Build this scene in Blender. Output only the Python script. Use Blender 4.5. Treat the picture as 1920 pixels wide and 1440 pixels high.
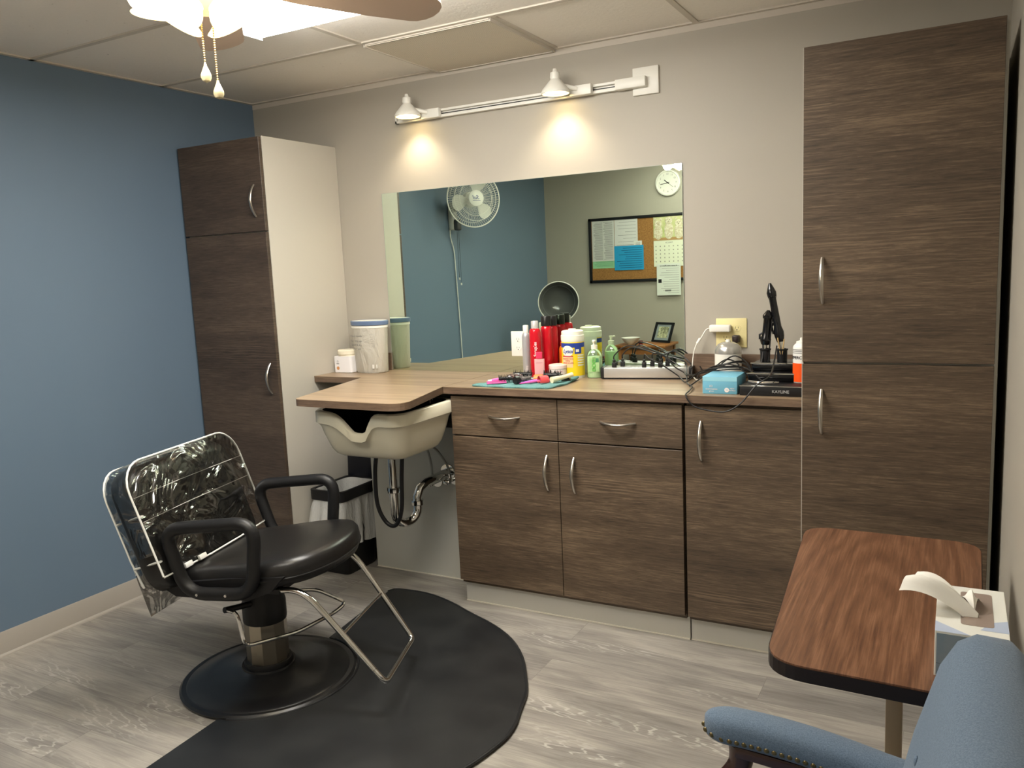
import bpy, bmesh, math, random
from mathutils import Vector as V, Matrix
random.seed(7)
for o in list(bpy.data.objects): bpy.data.objects.remove(o)
scn = bpy.context.scene
COL = scn.collection
PI = math.pi

# ------------------------------------------------------------------ camera
cam_d = bpy.data.cameras.new('camera'); cam = bpy.data.objects.new('camera', cam_d); COL.objects.link(cam)
CAM = V((3.4225, -3.4451, 1.4882)); YAW, PITCH, ROLL, F = 28.6619, -7.9808, -2.5742, 1538.4
yw, pt, rl = [math.radians(a) for a in (YAW, PITCH, ROLL)]
fwd = V((-math.sin(yw)*math.cos(pt), math.cos(yw)*math.cos(pt), math.sin(pt)))
rgt = V((math.cos(yw), math.sin(yw), 0)); up = rgt.cross(fwd)
r2 = rgt*math.cos(rl)+up*math.sin(rl); u2 = -rgt*math.sin(rl)+up*math.cos(rl)
M = Matrix((r2, u2, -fwd)).transposed().to_4x4(); M.translation = CAM
cam.matrix_world = M
cam_d.sensor_fit = 'HORIZONTAL'; cam_d.sensor_width = 36.0; cam_d.lens = F*36.0/1920.0
cam_d.clip_start = 0.02; cam_d.clip_end = 50
scn.camera = cam

# ------------------------------------------------------------------ world, exposure, light strengths
w = bpy.data.worlds.new('world'); scn.world = w; w.use_nodes = True
w.node_tree.nodes['Background'].inputs[0].default_value = (0.9, 0.92, 1.0, 1)
w.node_tree.nodes['Background'].inputs[1].default_value = 0.05
scn.view_settings.view_transform = 'Standard'; scn.view_settings.look = 'None'
scn.view_settings.gamma = 1.0; scn.view_settings.use_curve_mapping = False
scn.view_settings.exposure = 0.48
FIX_STR = 22.0        # ceiling fluorescent fixture
FAN_STR = 1.5        # fan light glass shades
FAN_PT = 2.4          # bulb inside each fan shade (W)
SPOT_W = 6.5         # track spot (W)

# ------------------------------------------------------------------ materials
def lin(c):
    r = []
    for v in c[:3]:
        v = v/255.0
        r.append(v/12.92 if v <= 0.04045 else ((v+0.055)/1.055)**2.4)
    return (r[0], r[1], r[2], 1)
MC = {}
def mat(name, c, rough=0.5, metal=0.0, spec=0.5, emit=None, es=0, trans=0, ior=1.45, coat=0, bump=None, alpha=1, sheen=0, var=None):
    if name in MC: return MC[name]
    m = bpy.data.materials.new(name); m.use_nodes = True
    nt = m.node_tree; b = nt.nodes['Principled BSDF']
    b.inputs['Base Color'].default_value = lin(c)
    b.inputs['Roughness'].default_value = rough; b.inputs['Metallic'].default_value = metal
    b.inputs['Specular IOR Level'].default_value = spec
    b.inputs['Transmission Weight'].default_value = trans; b.inputs['IOR'].default_value = ior
    b.inputs['Coat Weight'].default_value = coat; b.inputs['Alpha'].default_value = alpha
    if sheen: b.inputs['Sheen Weight'].default_value = sheen
    if emit is not None:
        b.inputs['Emission Color'].default_value = lin(emit); b.inputs['Emission Strength'].default_value = es
    if var or bump:
        tc = nt.nodes.new('ShaderNodeTexCoord'); nz = nt.nodes.new('ShaderNodeTexNoise')
        nt.links.new(tc.outputs['Object'], nz.inputs['Vector'])
        nz.inputs['Scale'].default_value = bump[0] if bump else var[0]; nz.inputs['Detail'].default_value = 4
        if bump:
            bp = nt.nodes.new('ShaderNodeBump'); bp.inputs['Strength'].default_value = bump[1]; bp.inputs['Distance'].default_value = 0.002 if len(bump) < 3 else bump[2]
            nt.links.new(nz.outputs['Fac'], bp.inputs['Height']); nt.links.new(bp.outputs[0], b.inputs['Normal'])
        if var:
            n2 = nt.nodes.new('ShaderNodeTexNoise'); n2.inputs['Scale'].default_value = var[0]; n2.inputs['Detail'].default_value = 5
            nt.links.new(tc.outputs['Object'], n2.inputs['Vector'])
            mx = nt.nodes.new('ShaderNodeMix'); mx.data_type = 'RGBA'
            mx.inputs[6].default_value = lin(c); mx.inputs[7].default_value = lin(var[1])
            rp = nt.nodes.new('ShaderNodeMapRange'); rp.inputs[1].default_value = .35; rp.inputs[2].default_value = .65
            nt.links.new(n2.outputs['Fac'], rp.inputs[0]); nt.links.new(rp.outputs[0], mx.inputs[0])
            nt.links.new(mx.outputs[2], b.inputs['Base Color'])
    MC[name] = m
    return m

class G:
    """small node graph helper"""
    def __init__(s, name, rough=.5, spec=.5):
        s.m = bpy.data.materials.new(name); s.m.use_nodes = True; s.nt = s.m.node_tree
        s.b = s.nt.nodes['Principled BSDF']; s.b.inputs['Roughness'].default_value = rough
        s.b.inputs['Specular IOR Level'].default_value = spec
        MC[name] = s.m
    def n(s, t, **kw):
        x = s.nt.nodes.new(t)
        for k, v in kw.items():
            if k in x.inputs: x.inputs[k].default_value = v
            else: setattr(x, k, v)
        return x
    def l(s, a, b): s.nt.links.new(a, b)
    def pos(s, scale, loc=(0, 0, 0), rot=(0, 0, 0), obj=False):
        if obj:
            g = s.n('ShaderNodeTexCoord').outputs['Object']
        else:
            g = s.n('ShaderNodeNewGeometry').outputs['Position']
        mp = s.n('ShaderNodeMapping'); mp.inputs['Scale'].default_value = scale; mp.inputs['Location'].default_value = loc
        mp.inputs['Rotation'].default_value = rot
        s.l(g, mp.inputs['Vector']); return mp.outputs[0]
    def noise(s, vec, scale=1, detail=4, rough=.5, dist=0):
        x = s.n('ShaderNodeTexNoise'); x.inputs['Scale'].default_value = scale; x.inputs['Detail'].default_value = detail
        x.inputs['Roughness'].default_value = rough; x.inputs['Distortion'].default_value = dist
        s.l(vec, x.inputs['Vector']); return x.outputs['Fac']
    def ramp(s, fac, stops):
        r = s.n('ShaderNodeValToRGB'); e = r.color_ramp.elements
        while len(e) < len(stops): e.new(0.5)
        for i, (p, c) in enumerate(stops): e[i].position = p; e[i].color = lin(c)
        s.l(fac, r.inputs[0]); return r.outputs[0]
    def mix(s, fac, a, b, mode='MIX'):
        x = s.n('ShaderNodeMix'); x.data_type = 'RGBA'; x.blend_type = mode
        for v, i in ((fac, 0), (a, 6), (b, 7)):
            if hasattr(v, 'is_linked'): s.l(v, x.inputs[i])
            elif i == 0: x.inputs[0].default_value = v
            else: x.inputs[i].default_value = lin(v)
        return x.outputs[2]
    def math(s, op, a, b=0.0):
        x = s.n('ShaderNodeMath'); x.operation = op
        for v, i in ((a, 0), (b, 1)):
            if hasattr(v, 'is_linked'): s.l(v, x.inputs[i])
            else: x.inputs[i].default_value = v
        return x.outputs[0]
    def rng(s, v, a, b, c=0, d=1):
        x = s.n('ShaderNodeMapRange')
        for i, k in enumerate((a, b, c, d)): x.inputs[i+1].default_value = k
        s.l(v, x.inputs[0]); return x.outputs[0]
    def base(s, c): s.l(c, s.b.inputs['Base Color'])
    def bump(s, h, st=.2, dist=.002):
        x = s.n('ShaderNodeBump'); x.inputs['Strength'].default_value = st; x.inputs['Distance'].default_value = dist
        s.l(h, x.inputs['Height']); s.l(x.outputs[0], s.b.inputs['Normal'])

def laminate(name, dark, midc, light, rough=.45, loc=(0, 0, 0), k=1.0):
    g = G(name, rough)
    fine = g.noise(g.pos((11, 11, 230*k), loc), 1, 7, .75, .5)
    midn = g.noise(g.pos((2.6, 2.6, 22*k), loc), 1, 6, .7, .8)
    big = g.noise(g.pos((.9, .9, 7*k), loc), 1, 3, .5, .6)
    s_ = g.math('ADD', g.math('MULTIPLY', fine, .54), g.math('ADD', g.math('MULTIPLY', midn, .19), g.math('MULTIPLY', big, .27)))
    c = g.ramp(s_, [(.36, dark), (.5, midc), (.64, light)])
    # short dark pores
    pore = g.noise(g.pos((14, 14, 420*k), loc), 1, 2, .5)
    c = g.mix(g.rng(pore, .60, .72, 0, .45), c, tuple(int(v*.55) for v in dark))
    # cathedral figure
    w_ = g.n('ShaderNodeTexWave'); w_.wave_type = 'RINGS'; w_.rings_direction = 'X'
    w_.inputs['Scale'].default_value = 1; w_.inputs['Distortion'].default_value = 9; w_.inputs['Detail'].default_value = 3; w_.inputs['Detail Scale'].default_value = 1.4
    g.l(g.pos((2.2, 2.2, 26*k), loc), w_.inputs['Vector'])
    msk = g.rng(g.noise(g.pos((1.3, 1.3, 8*k), (3+loc[0], 1, 2)), 1, 2), .56, .66, 0, .5)
    c = g.mix(g.math('MULTIPLY', g.rng(w_.outputs['Fac'], .62, .95), msk), c, light)
    g.base(c); g.bump(fine, .12, .001)
    return g.m
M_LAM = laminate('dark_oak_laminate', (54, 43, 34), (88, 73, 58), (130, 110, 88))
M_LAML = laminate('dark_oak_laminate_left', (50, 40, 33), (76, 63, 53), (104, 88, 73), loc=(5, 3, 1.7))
M_EDGE = laminate('laminate_edge', (78, 62, 50), (106, 86, 70), (130, 108, 88))

def counter_mat():
    g = G('countertop_laminate', .32)
    fine = g.noise(g.pos((3, 130, 130)), 1, 6, .6, .3)
    midn = g.noise(g.pos((1.2, 22, 22)), 1, 4, .5, 1)
    s_ = g.math('ADD', g.math('MULTIPLY', fine, .5), g.math('MULTIPLY', midn, .5))
    g.base(g.ramp(s_, [(.35, (124, 102, 80)), (.5, (150, 128, 103)), (.66, (172, 149, 122))]))
    g.bump(fine, .1, .001); return g.m
M_CT = counter_mat()

def walnut_mat():
    g = G('walnut_tabletop', .38)
    p = g.pos((1, 1, 1))
    w_ = g.n('ShaderNodeTexWave'); w_.wave_type = 'RINGS'; w_.rings_direction = 'Z'
    w_.inputs['Scale'].default_value = 9; w_.inputs['Distortion'].default_value = 6; w_.inputs['Detail'].default_value = 3
    w_.inputs['Detail Scale'].default_value = 2.2; w_.inputs['Detail Roughness'].default_value = .55
    g.l(g.pos((1.0, .20, 0), (-3.28, .33, 0)), w_.inputs['Vector'])
    fine = g.noise(g.pos((190, 5, 7)), 1, 6, .7, .6)
    s_ = g.math('ADD', g.math('MULTIPLY', w_.outputs['Fac'], .11), g.math('MULTIPLY', fine, .88))
    g.base(g.ramp(s_, [(.28, (80, 52, 37)), (.5, (110, 75, 53)), (.72, (142, 103, 77))]))
    g.bump(fine, .1, .001); return g.m
M_WALNUT = walnut_mat()

def floor_mat():
    g = G('grey_vinyl_plank', .42)
    br = g.n('ShaderNodeTexBrick'); br.offset = .37; br.offset_frequency = 2; br.squash = 1
    g.l(g.pos((1, 1, 1), (.35, .065, 0)), br.inputs['Vector'])
    br.inputs['Scale'].default_value = 1; br.inputs['Brick Width'].default_value = 1.22; br.inputs['Row Height'].default_value = .18
    br.inputs['Mortar Size'].default_value = .0012; br.inputs['Mortar Smooth'].default_value = .3; br.inputs['Bias'].default_value = 0
    br.inputs['Color1'].default_value = (0, 0, 0, 1); br.inputs['Color2'].default_value = (1, 1, 1, 1); br.inputs['Mortar'].default_value = (.5, .5, .5, 1)
    sep = g.n('ShaderNodeSeparateColor'); g.l(br.outputs['Color'], sep.inputs[0]); pr = sep.outputs[0]
    # offset grain per plank
    ofs = g.n('ShaderNodeCombineXYZ'); g.l(g.math('MULTIPLY', pr, 7.3), ofs.inputs[0]); g.l(g.math('MULTIPLY', pr, 3.1), ofs.inputs[1])
    def vec(scale):
        a = g.n('ShaderNodeVectorMath'); a.operation = 'ADD'; g.l(g.n('ShaderNodeNewGeometry').outputs['Position'], a.inputs[0]); g.l(ofs.outputs[0], a.inputs[1])
        b = g.n('ShaderNodeVectorMath'); b.operation = 'MULTIPLY'; g.l(a.outputs[0], b.inputs[0]); b.inputs[1].default_value = scale
        return b.outputs[0]
    fine = g.noise(vec((5, 130, 1)), 1, 6, .65, .3)
    big = g.noise(vec((1.8, 9, 1)), 1, 4, .55, 1.2)
    s_ = g.math('ADD', g.math('MULTIPLY', fine, .42), g.math('MULTIPLY', big, .58))
    c = g.ramp(s_, [(.33, (100, 96, 92)), (.48, (138, 133, 127)), (.64, (174, 168, 158))])
    c = g.mix(.22, c, g.ramp(pr, [(0, (118, 113, 109)), (1, (190, 183, 170))]))
    w_ = g.n('ShaderNodeTexWave'); w_.wave_type = 'RINGS'; w_.rings_direction = 'Z'
    w_.inputs['Scale'].default_value = 2.6; w_.inputs['Distortion'].default_value = 11; w_.inputs['Detail'].default_value = 3; w_.inputs['Detail Scale'].default_value = 1.5
    g.l(vec((1.6, 9, 1)), w_.inputs['Vector'])
    msk = g.rng(g.noise(vec((1.7, 6, 1)), 1, 1), .56, .68, 0, .6)
    c = g.mix(g.math('MULTIPLY', g.rng(w_.outputs['Fac'], .78, .98), msk), c, (200, 196, 188))
    c = g.mix(g.math('MULTIPLY', br.outputs['Fac'], .45), c, (96, 90, 84))
    g.base(c); g.bump(fine, .12, .001)
    return g.m
M_FLOOR = floor_mat()

def wall_mat(name, c, c2, rough=.55):
    g = G(name, rough, .4)
    n = g.noise(g.pos((1, 1, 1)), 1.3, 3)
    g.base(g.mix(n, c, c2)); g.bump(g.noise(g.pos((1, 1, 1)), 260, 3), .12, .001); return g.m
M_GREY = wall_mat('warm_grey_paint', (174, 168, 156), (168, 162, 150))
M_BLUE = wall_mat('blue_paint', (104, 123, 142), (100, 119, 138), .42)

def tile_mat():
    g = G('ceiling_tile', .9, .2)
    a = g.noise(g.pos((1, 1, 1)), 130, 3, .6)
    b = g.noise(g.pos((1, 1, 1)), 48, 5, .75)
    c = g.mix(g.rng(b, .66, .70, 0, .75), (238, 232, 224), (160, 150, 140))
    c = g.mix(g.rng(a, .3, .7, 0, .25), c, (224, 218, 210))
    g.base(c); g.bump(b, .4, .004); return g.m
M_TILE = tile_mat()
def perf_mat():
    g = G('perforated_panel', .6)
    v = g.n('ShaderNodeTexVoronoi'); v.inputs['Scale'].default_value = 1; v.inputs['Randomness'].default_value = 0
    g.l(g.pos((150, 150, 150)), v.inputs['Vector'])
    g.base(g.mix(g.rng(v.outputs['Distance'], .22, .3, 1, 0), (222, 212, 196), (120, 108, 94))); return g.m
M_PERF = perf_mat()

M_CREAM = mat('cream_panel', (192, 187, 176), .45)
M_KICK = mat('pale_grey_kick', (206, 204, 196), .5)
M_SINKPANEL = mat('grey_panel', (190, 189, 180), .5)
M_WHITE = mat('white_plastic', (232, 230, 222), .35)
M_GRID = mat('ceiling_grid_metal', (200, 192, 180), .6)
M_TRIMW = mat('white_caulk', (226, 220, 206), .5)
M_BASEB = mat('vinyl_baseboard', (166, 160, 151), .5)
M_NICKEL = mat('brushed_nickel', (200, 194, 184), .28, 1)
M_CHROME = mat('chrome', (225, 225, 222), .08, 1)
M_STEEL = mat('satin_steel', (176, 168, 152), .3, 1, bump=(40, .05))
M_VINYL = mat('black_vinyl', (24, 23, 23), .34, spec=.6, bump=(350, .12))
M_BLACK = mat('black_plastic', (20, 20, 22), .45)
M_BLACKG = mat('gloss_black', (14, 14, 16), .18)
M_RUBBER = mat('black_rubber_mat', (27, 28, 30), .42, var=(6, (38, 39, 40)), bump=(12, .1))
M_BASEP = mat('black_base_enamel', (20, 20, 22), .28, var=(7, (30, 30, 31)))
M_ALMOND = mat('almond_basin', (228, 222, 200), .25)
M_BRASS = mat('antique_brass', (120, 108, 78), .3, 1)
M_BLUEF = None
def fabric():
    g = G('blue_upholstery', .85, .3)
    a = g.noise(g.pos((1, 1, 1)), 420, 3, .7); b = g.noise(g.pos((1, 1, 1)), 60, 3)
    g.base(g.mix(g.rng(a, .3, .7), (80, 98, 118), (112, 130, 150)))
    g.b.inputs['Sheen Weight'].default_value = .15
    g.bump(a, .5, .002); return g.m
M_BLUEF = fabric()
M_MAHOG = mat('dark_mahogany', (52, 24, 18), .25, coat=.4)
M_BEIGE = mat('beige_metal', (206, 182, 150), .4)
M_DARKEDGE = mat('dark_edge_band', (24, 14, 13), .4)
M_OAKO = mat('orange_oak', (158, 104, 56), .4, var=(14, (140, 88, 44)))
M_PAPER = mat('paper_white', (226, 224, 216), .8)
M_TEXT = mat('grey_print', (120, 120, 118), .8)
M_INK = mat('black_print', (34, 34, 36), .7)
M_CORK = mat('cork', (166, 120, 66), .9, var=(90, (140, 98, 52)))

def glass_clear(name, tint, fac=.10, rough=.08, bump=None):
    if name in MC: return MC[name]
    g = G(name); nt = g.nt; nt.nodes.remove(g.b)
    out = [n for n in nt.nodes if n.type == 'OUTPUT_MATERIAL'][0]
    t = g.n('ShaderNodeBsdfTransparent'); t.inputs[0].default_value = lin(tint)
    gl = g.n('ShaderNodeBsdfGlossy'); gl.inputs['Roughness'].default_value = rough; gl.inputs[0].default_value = (1, 1, 1, 1)
    lw = g.n('ShaderNodeLayerWeight'); lw.inputs[0].default_value = .35
    f = g.math('ADD', g.math('MULTIPLY', lw.outputs['Fresnel'], .6), fac)
    mx = g.n('ShaderNodeMixShader'); g.l(f, mx.inputs[0]); g.l(t.outputs[0], mx.inputs[1]); g.l(gl.outputs[0], mx.inputs[2])
    if bump:
        h = g.math('ADD', g.noise(g.pos(bump[0], obj=True), 1, 2.2, .45, 1.8), 0)
        b = g.n('ShaderNodeBump'); b.inputs['Strength'].default_value = bump[1]; b.inputs['Distance'].default_value = bump[2]
        g.l(h, b.inputs['Height']); g.l(b.outputs[0], gl.inputs['Normal']); g.l(b.outputs[0], lw.inputs['Normal'])
    g.l(mx.outputs[0], out.inputs[0]); return g.m
M_PLASTIC = glass_clear('clear_plastic_cover', (232, 232, 230), .10, .13, ((5, 5, 7), .8, .05))
M_BAG = None
def haze_mat(name, c, fac, rough=.4):
    g = G(name, rough); nt = g.nt; out = [n for n in nt.nodes if n.type == 'OUTPUT_MATERIAL'][0]
    g.b.inputs['Base Color'].default_value = lin(c)
    t = g.n('ShaderNodeBsdfTransparent'); mx = g.n('ShaderNodeMixShader'); mx.inputs[0].default_value = fac
    g.l(t.outputs[0], mx.inputs[1]); g.l(g.b.outputs[0], mx.inputs[2]); g.l(mx.outputs[0], out.inputs[0])
    g.bump(g.noise(g.pos((14, 14, 5)), 1, 4, .6, 1.5), .8, .02)
    return g.m
M_BAG = haze_mat('thin_white_bag', (236, 236, 232), .72, .3)
M_TUBCLEAR = haze_mat('frosted_container', (214, 210, 198), .78, .35)

# ------------------------------------------------------------------ mesh helpers
def catmull(P, n=8, closed=False):
    P = [V(p) for p in P]; out = []; m = len(P)
    for i in range(m if closed else m-1):
        if closed: a, b, c, d = P[(i-1) % m], P[i], P[(i+1) % m], P[(i+2) % m]
        else: a, b, c, d = P[max(i-1, 0)], P[i], P[i+1], P[min(i+2, m-1)]
        for k in range(n):
            t = k/n
            out.append(.5*((2*b)+(c-a)*t+(2*a-5*b+4*c-d)*t*t+(3*b-a-3*c+d)*t**3))
    if not closed: out.append(P[-1])
    return out
def roundpoly(P, r, n=5, closed=True):
    """round the corners of a polyline with quadratic arcs"""
    P = [V(p) for p in P]; out = []; m = len(P)
    for i in range(m):
        if not closed and i in (0, m-1): out.append(P[i]); continue
        rr = r[i] if isinstance(r, (list, tuple)) else r
        p, a, b = P[i], P[i-1], P[(i+1) % m]
        da, db = (a-p), (b-p)
        ra = min(rr, da.length*.49); rb = min(rr, db.length*.49)
        s, e = p+da.normalized()*ra, p+db.normalized()*rb
        for k in range(n+1):
            t = k/n; out.append(s*(1-t)**2+p*2*t*(1-t)+e*t*t)
    return out
class MB:
    def __init__(s): s.bm = bmesh.new()
    def box(s, x0, x1, y0, y1, z0, z1, bev=0, seg=2, rot=None, piv=None):
        r = bmesh.ops.create_cube(s.bm, size=1)
        vs = r['verts']
        for v in vs: v.co = V(((x0+x1)/2+v.co.x*(x1-x0), (y0+y1)/2+v.co.y*(y1-y0), (z0+z1)/2+v.co.z*(z1-z0)))
        if bev:
            es = list({e for v in vs for e in v.link_edges})
            rb = bmesh.ops.bevel(s.bm, geom=es, offset=bev, segments=seg, profile=.5, affect='EDGES')
            vs = list({v for f in rb['faces'] for v in f.verts} | {v for v in vs if v.is_valid})
            more = set(vs)
            for v in list(more):
                for e in v.link_edges: more.update(e.verts)
            vs = list(more)
        if rot is not None:
            piv = V(piv if piv is not None else ((x0+x1)/2, (y0+y1)/2, (z0+z1)/2))
            for v in vs: v.co = rot @ (v.co-piv)+piv
        return s
    def loft(s, rings, closed=True, cap0=True, cap1=True):
        R = [[s.bm.verts.new(V(p)) for p in r] for r in rings]
        n = len(R[0])
        for a, b in zip(R, R[1:]):
            for i in range(n if closed else n-1):
                j = (i+1) % n
                try: s.bm.faces.new((a[i], a[j], b[j], b[i]))
                except ValueError: pass
        if closed and cap0:
            try: s.bm.faces.new(R[0][::-1])
            except ValueError: pass
        if closed and cap1:
            try: s.bm.faces.new(R[-1])
            except ValueError: pass
        return s
    def tube(s, pts, r, seg=10, closed=False, caps=True, flat=None):
        P = [V(p) for p in pts]; n = len(P); rings = []
        T = []
        for i in range(n):
            if closed: t = P[(i+1) % n]-P[i-1]
            else: t = P[min(i+1, n-1)]-P[max(i-1, 0)]
            T.append(t.normalized() if t.length > 1e-9 else V((0, 0, 1)))
        ref = V((0, 0, 1)) if abs(T[0].z) < .9 else V((1, 0, 0))
        N = (ref-T[0]*ref.dot(T[0])).normalized()
        for i in range(n):
            N = (N-T[i]*N.dot(T[i]))
            if N.length < 1e-6: N = T[i].orthogonal()
            N.normalize(); B = T[i].cross(N)
            rr = r[i] if isinstance(r, (list, tuple)) else r
            rings.append([P[i]+N*math.cos(2*PI*k/seg)*rr+B*math.sin(2*PI*k/seg)*rr*(flat or 1) for k in range(seg)])
        if closed: rings.append(rings[0][:])
        s.loft(rings, True, caps and not closed, caps and not closed)
        if closed: bmesh.ops.remove_doubles(s.bm, verts=s.bm.verts, dist=1e-6)
        return s
    def cyl(s, p0, p1, r0, r1=None, seg=24):
        return s.tube([p0, p1], [r0, r0 if r1 is None else r1], seg)
    def lathe(s, prof, seg=32, c=(0, 0, 0), sx=1, sy=1, rot=None, cap0=True, cap1=True, zf=None):
        rings = []
        for r, z in prof:
            ring = []
            for k in range(seg):
                a = 2*PI*k/seg; p = V((max(r, 1e-5)*math.cos(a)*sx, max(r, 1e-5)*math.sin(a)*sy, z))
                if zf: p = zf(p, a, r, z)
                if rot is not None: p = rot @ p
                ring.append(p+V(c))
            rings.append(ring)
        return s.loft(rings, True, cap0, cap1)
    def prism(s, poly, z0, z1, bev=0):
        lo = [V((p[0], p[1], z0)) for p in poly]; hi = [V((p[0], p[1], z1)) for p in poly]
        if bev:
            c = sum(lo, V())/len(lo)
            def sh(P, d): return [p+((c-p).normalized()*d if (c-p).length > d else V()) for p in P]
            rings = [sh(lo, bev), [p+V((0, 0, bev)) for p in lo], [p-V((0, 0, bev)) for p in hi], sh(hi, bev)]
        else: rings = [lo, hi]
        return s.loft(rings)
    def ball(s, c, r, u=16, v=10, rot=None):
        if not isinstance(r, (tuple, list)): r = (r, r, r)
        prof = [(math.sin(PI*i/v), -math.cos(PI*i/v)) for i in range(v+1)]
        rings = []
        for a, z in prof:
            ring = []
            for k in range(u):
                p = V((max(a, 1e-4)*math.cos(2*PI*k/u)*r[0], max(a, 1e-4)*math.sin(2*PI*k/u)*r[1], z*r[2]))
                if rot is not None: p = rot @ p
                ring.append(p+V(c))
            rings.append(ring)
        return s.loft(rings)
    def quad(s, a, b, c, d): s.bm.faces.new([s.bm.verts.new(V(p)) for p in (a, b, c, d)]); return s
    def arc(s, r, a0, a1, z0, z1, c=(0, 0), n=12, sx=1, sy=1, r1=None):
        """patch on a cylinder; angle 0 faces -y, positive to +x"""
        rings = []
        for z, rr in ((z0, r), (z1, r1 or r)):
            rings.append([V((c[0]+rr*math.sin(a0+(a1-a0)*i/n)*sx, c[1]-rr*math.cos(a0+(a1-a0)*i/n)*sy, z)) for i in range(n+1)])
        return s.loft(rings, False)
    def build(s, name, m, parent=None, smooth=35, world=False, recalc=True):
        if recalc: bmesh.ops.recalc_face_normals(s.bm, faces=s.bm.faces)
        me = bpy.data.meshes.new(name); s.bm.to_mesh(me); s.bm.free()
        me.materials.append(m)
        if smooth:
            me.polygons.foreach_set('use_smooth', [True]*len(me.polygons))
            me.set_sharp_from_angle(angle=math.radians(smooth))
        o = bpy.data.objects.new(name, me); COL.objects.link(o)
        if parent is not None:
            o.parent = parent
            if world: me.transform(wm(parent).inverted())
        return o
def wm(o):
    m = o.matrix_basis.copy()
    while o.parent: o = o.parent; m = o.matrix_basis @ m
    return m
def tag(o, label=None, cat=None, group=None, kind=None):
    for k, v in (('label', label), ('category', cat), ('group', group), ('kind', kind)):
        if v: o[k] = v
    return o
def thing(name, label, cat, loc=(0, 0, 0), rz=0, group=None):
    o = bpy.data.objects.new(name, None); COL.objects.link(o); o.empty_display_size = .05
    o.location = loc; o.rotation_euler = (0, 0, rz); return tag(o, label, cat, group)
def dup(root, loc=None, rz=None, label=None):
    r = root.copy(); COL.objects.link(r)
    if loc is not None: r.location = loc
    if rz is not None: r.rotation_euler = (0, 0, rz)
    if label: r['label'] = label
    for ch in list(root.children):
        c = ch.copy(); COL.objects.link(c); c.parent = r
        for g in list(ch.children):
            d = g.copy(); COL.objects.link(d); d.parent = c
    return r
def text(name, body, size, m, parent, loc, rot=(PI/2, 0, 0), ext=.0003, align='CENTER', bend=None, sx=1.0, label=None, shear=0, bold=0):
    cu = bpy.data.curves.new(name, 'FONT'); cu.body = body; cu.size = size; cu.extrude = ext; cu.align_x = align; cu.align_y = 'CENTER'; cu.resolution_u = 3
    cu.shear = shear; cu.offset = bold
    to = bpy.data.objects.new(name, cu); COL.objects.link(to)
    me = bpy.data.meshes.new_from_object(to); bpy.data.objects.remove(to)
    from mathutils import Euler
    R = Euler(rot).to_matrix().to_4x4()
    for v in me.vertices:
        p = V((v.co.x*sx, v.co.y, v.co.z))
        if bend:   # wrap on vertical cylinder radius bend, facing -y at loc centre line, loc=(ax,ay,z) axis
            ang0, rr, vert = bend
            if vert: X, Y = -p.y, p.x
            else: X, Y = p.x, p.y
            a = ang0+X/rr; r_ = rr+p.z
            v.co = V((loc[0]+r_*math.sin(a), loc[1]-r_*math.cos(a), loc[2]+Y))
        else: v.co = (R @ p)+V(loc)
    me.materials.append(m)
    o = bpy.data.objects.new(name, me); COL.objects.link(o)
    if parent is not None: o.parent = parent
    return o
def Rx(a): return Matrix.Rotation(a, 3, 'X')
def Ry(a): return Matrix.Rotation(a, 3, 'Y')
def Rz(a): return Matrix.Rotation(a, 3, 'Z')
def rrect(x0, x1, y0, y1, r, n=5): return roundpoly([(x0, y0, 0), (x1, y0, 0), (x1, y1, 0), (x0, y1, 0)], r, n)

# ------------------------------------------------------------------ room shell
H = 2.4405; W = 3.56; D = 3.6153
tag(MB().box(-.1, W+.1, -D-.1, .1, -.1, 0).build('floor', M_FLOOR), kind='structure')
tag(MB().box(-.1, W+.1, -D-.1, .1, H, H+.1).build('ceiling', M_TILE), kind='structure')
tag(MB().box(-.1, W+.1, 0, .1, 0, H).build('wall_back', M_GREY), kind='structure')
tag(MB().box(-.1, 0, -D, 0, 0, H).build('wall_left', M_BLUE), kind='structure')
tag(MB().box(W, W+.1, -D, 0, 0, H).build('wall_right', M_GREY), kind='structure')
tag(MB().box(-.1, W+.1, -D-.1, -D, 0, H).build('wall_rear', M_GREY), kind='structure')
def cove(name, pts):   # vinyl cove base: flat face with small toe
    (ax, ay), (bx, by), (nx, ny) = pts
    prof = [(0, 0), (.012, 0), (.011, .006), (.005, .014), (.004, .098), (.002, .104), (0, .104)]
    rings = [[V((x+nx*p, y+ny*p, z)) for p, z in prof] for x, y in ((ax, ay), (bx, by))]
    return tag(MB().loft(rings).build(name, M_BASEB, smooth=20), kind='structure')
cove('baseboard_left', ((0, -D), (0, -.545), (1, 0)))
cove('baseboard_rear', ((0, -D), (W, -D), (0, 1)))
cove('baseboard_right', ((W, -D), (W, -.62), (-1, 0)))
# suspended grid
g = MB(); ys = (-.59, -1.235, -1.85, -2.46, -3.07)
for y in ys: g.box(0, W, y-.012, y+.012, H-.006, H+.002)
for x in (1.222, 2.465): g.box(x-.012, x+.012, -D, 0, H-.0055, H+.002)
g.box(1.842-.012, 1.842+.012, -.59, 0, H-.0055, H+.002)
g.box(3.08-.012, 3.08+.012, -.59, 0, H-.0055, H+.002)
tag(g.build('trim_1', M_GRID, smooth=0), kind='structure')
g = MB()
g.box(0, W, -.022, 0, H-.006, H); g.box(0, .022, -D, -.022, H-.006, H)
g.box(0, W, -.0015, 0, H-.03, H-.006)
tag(g.build('trim_2', M_GRID, smooth=0), kind='structure')
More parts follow.
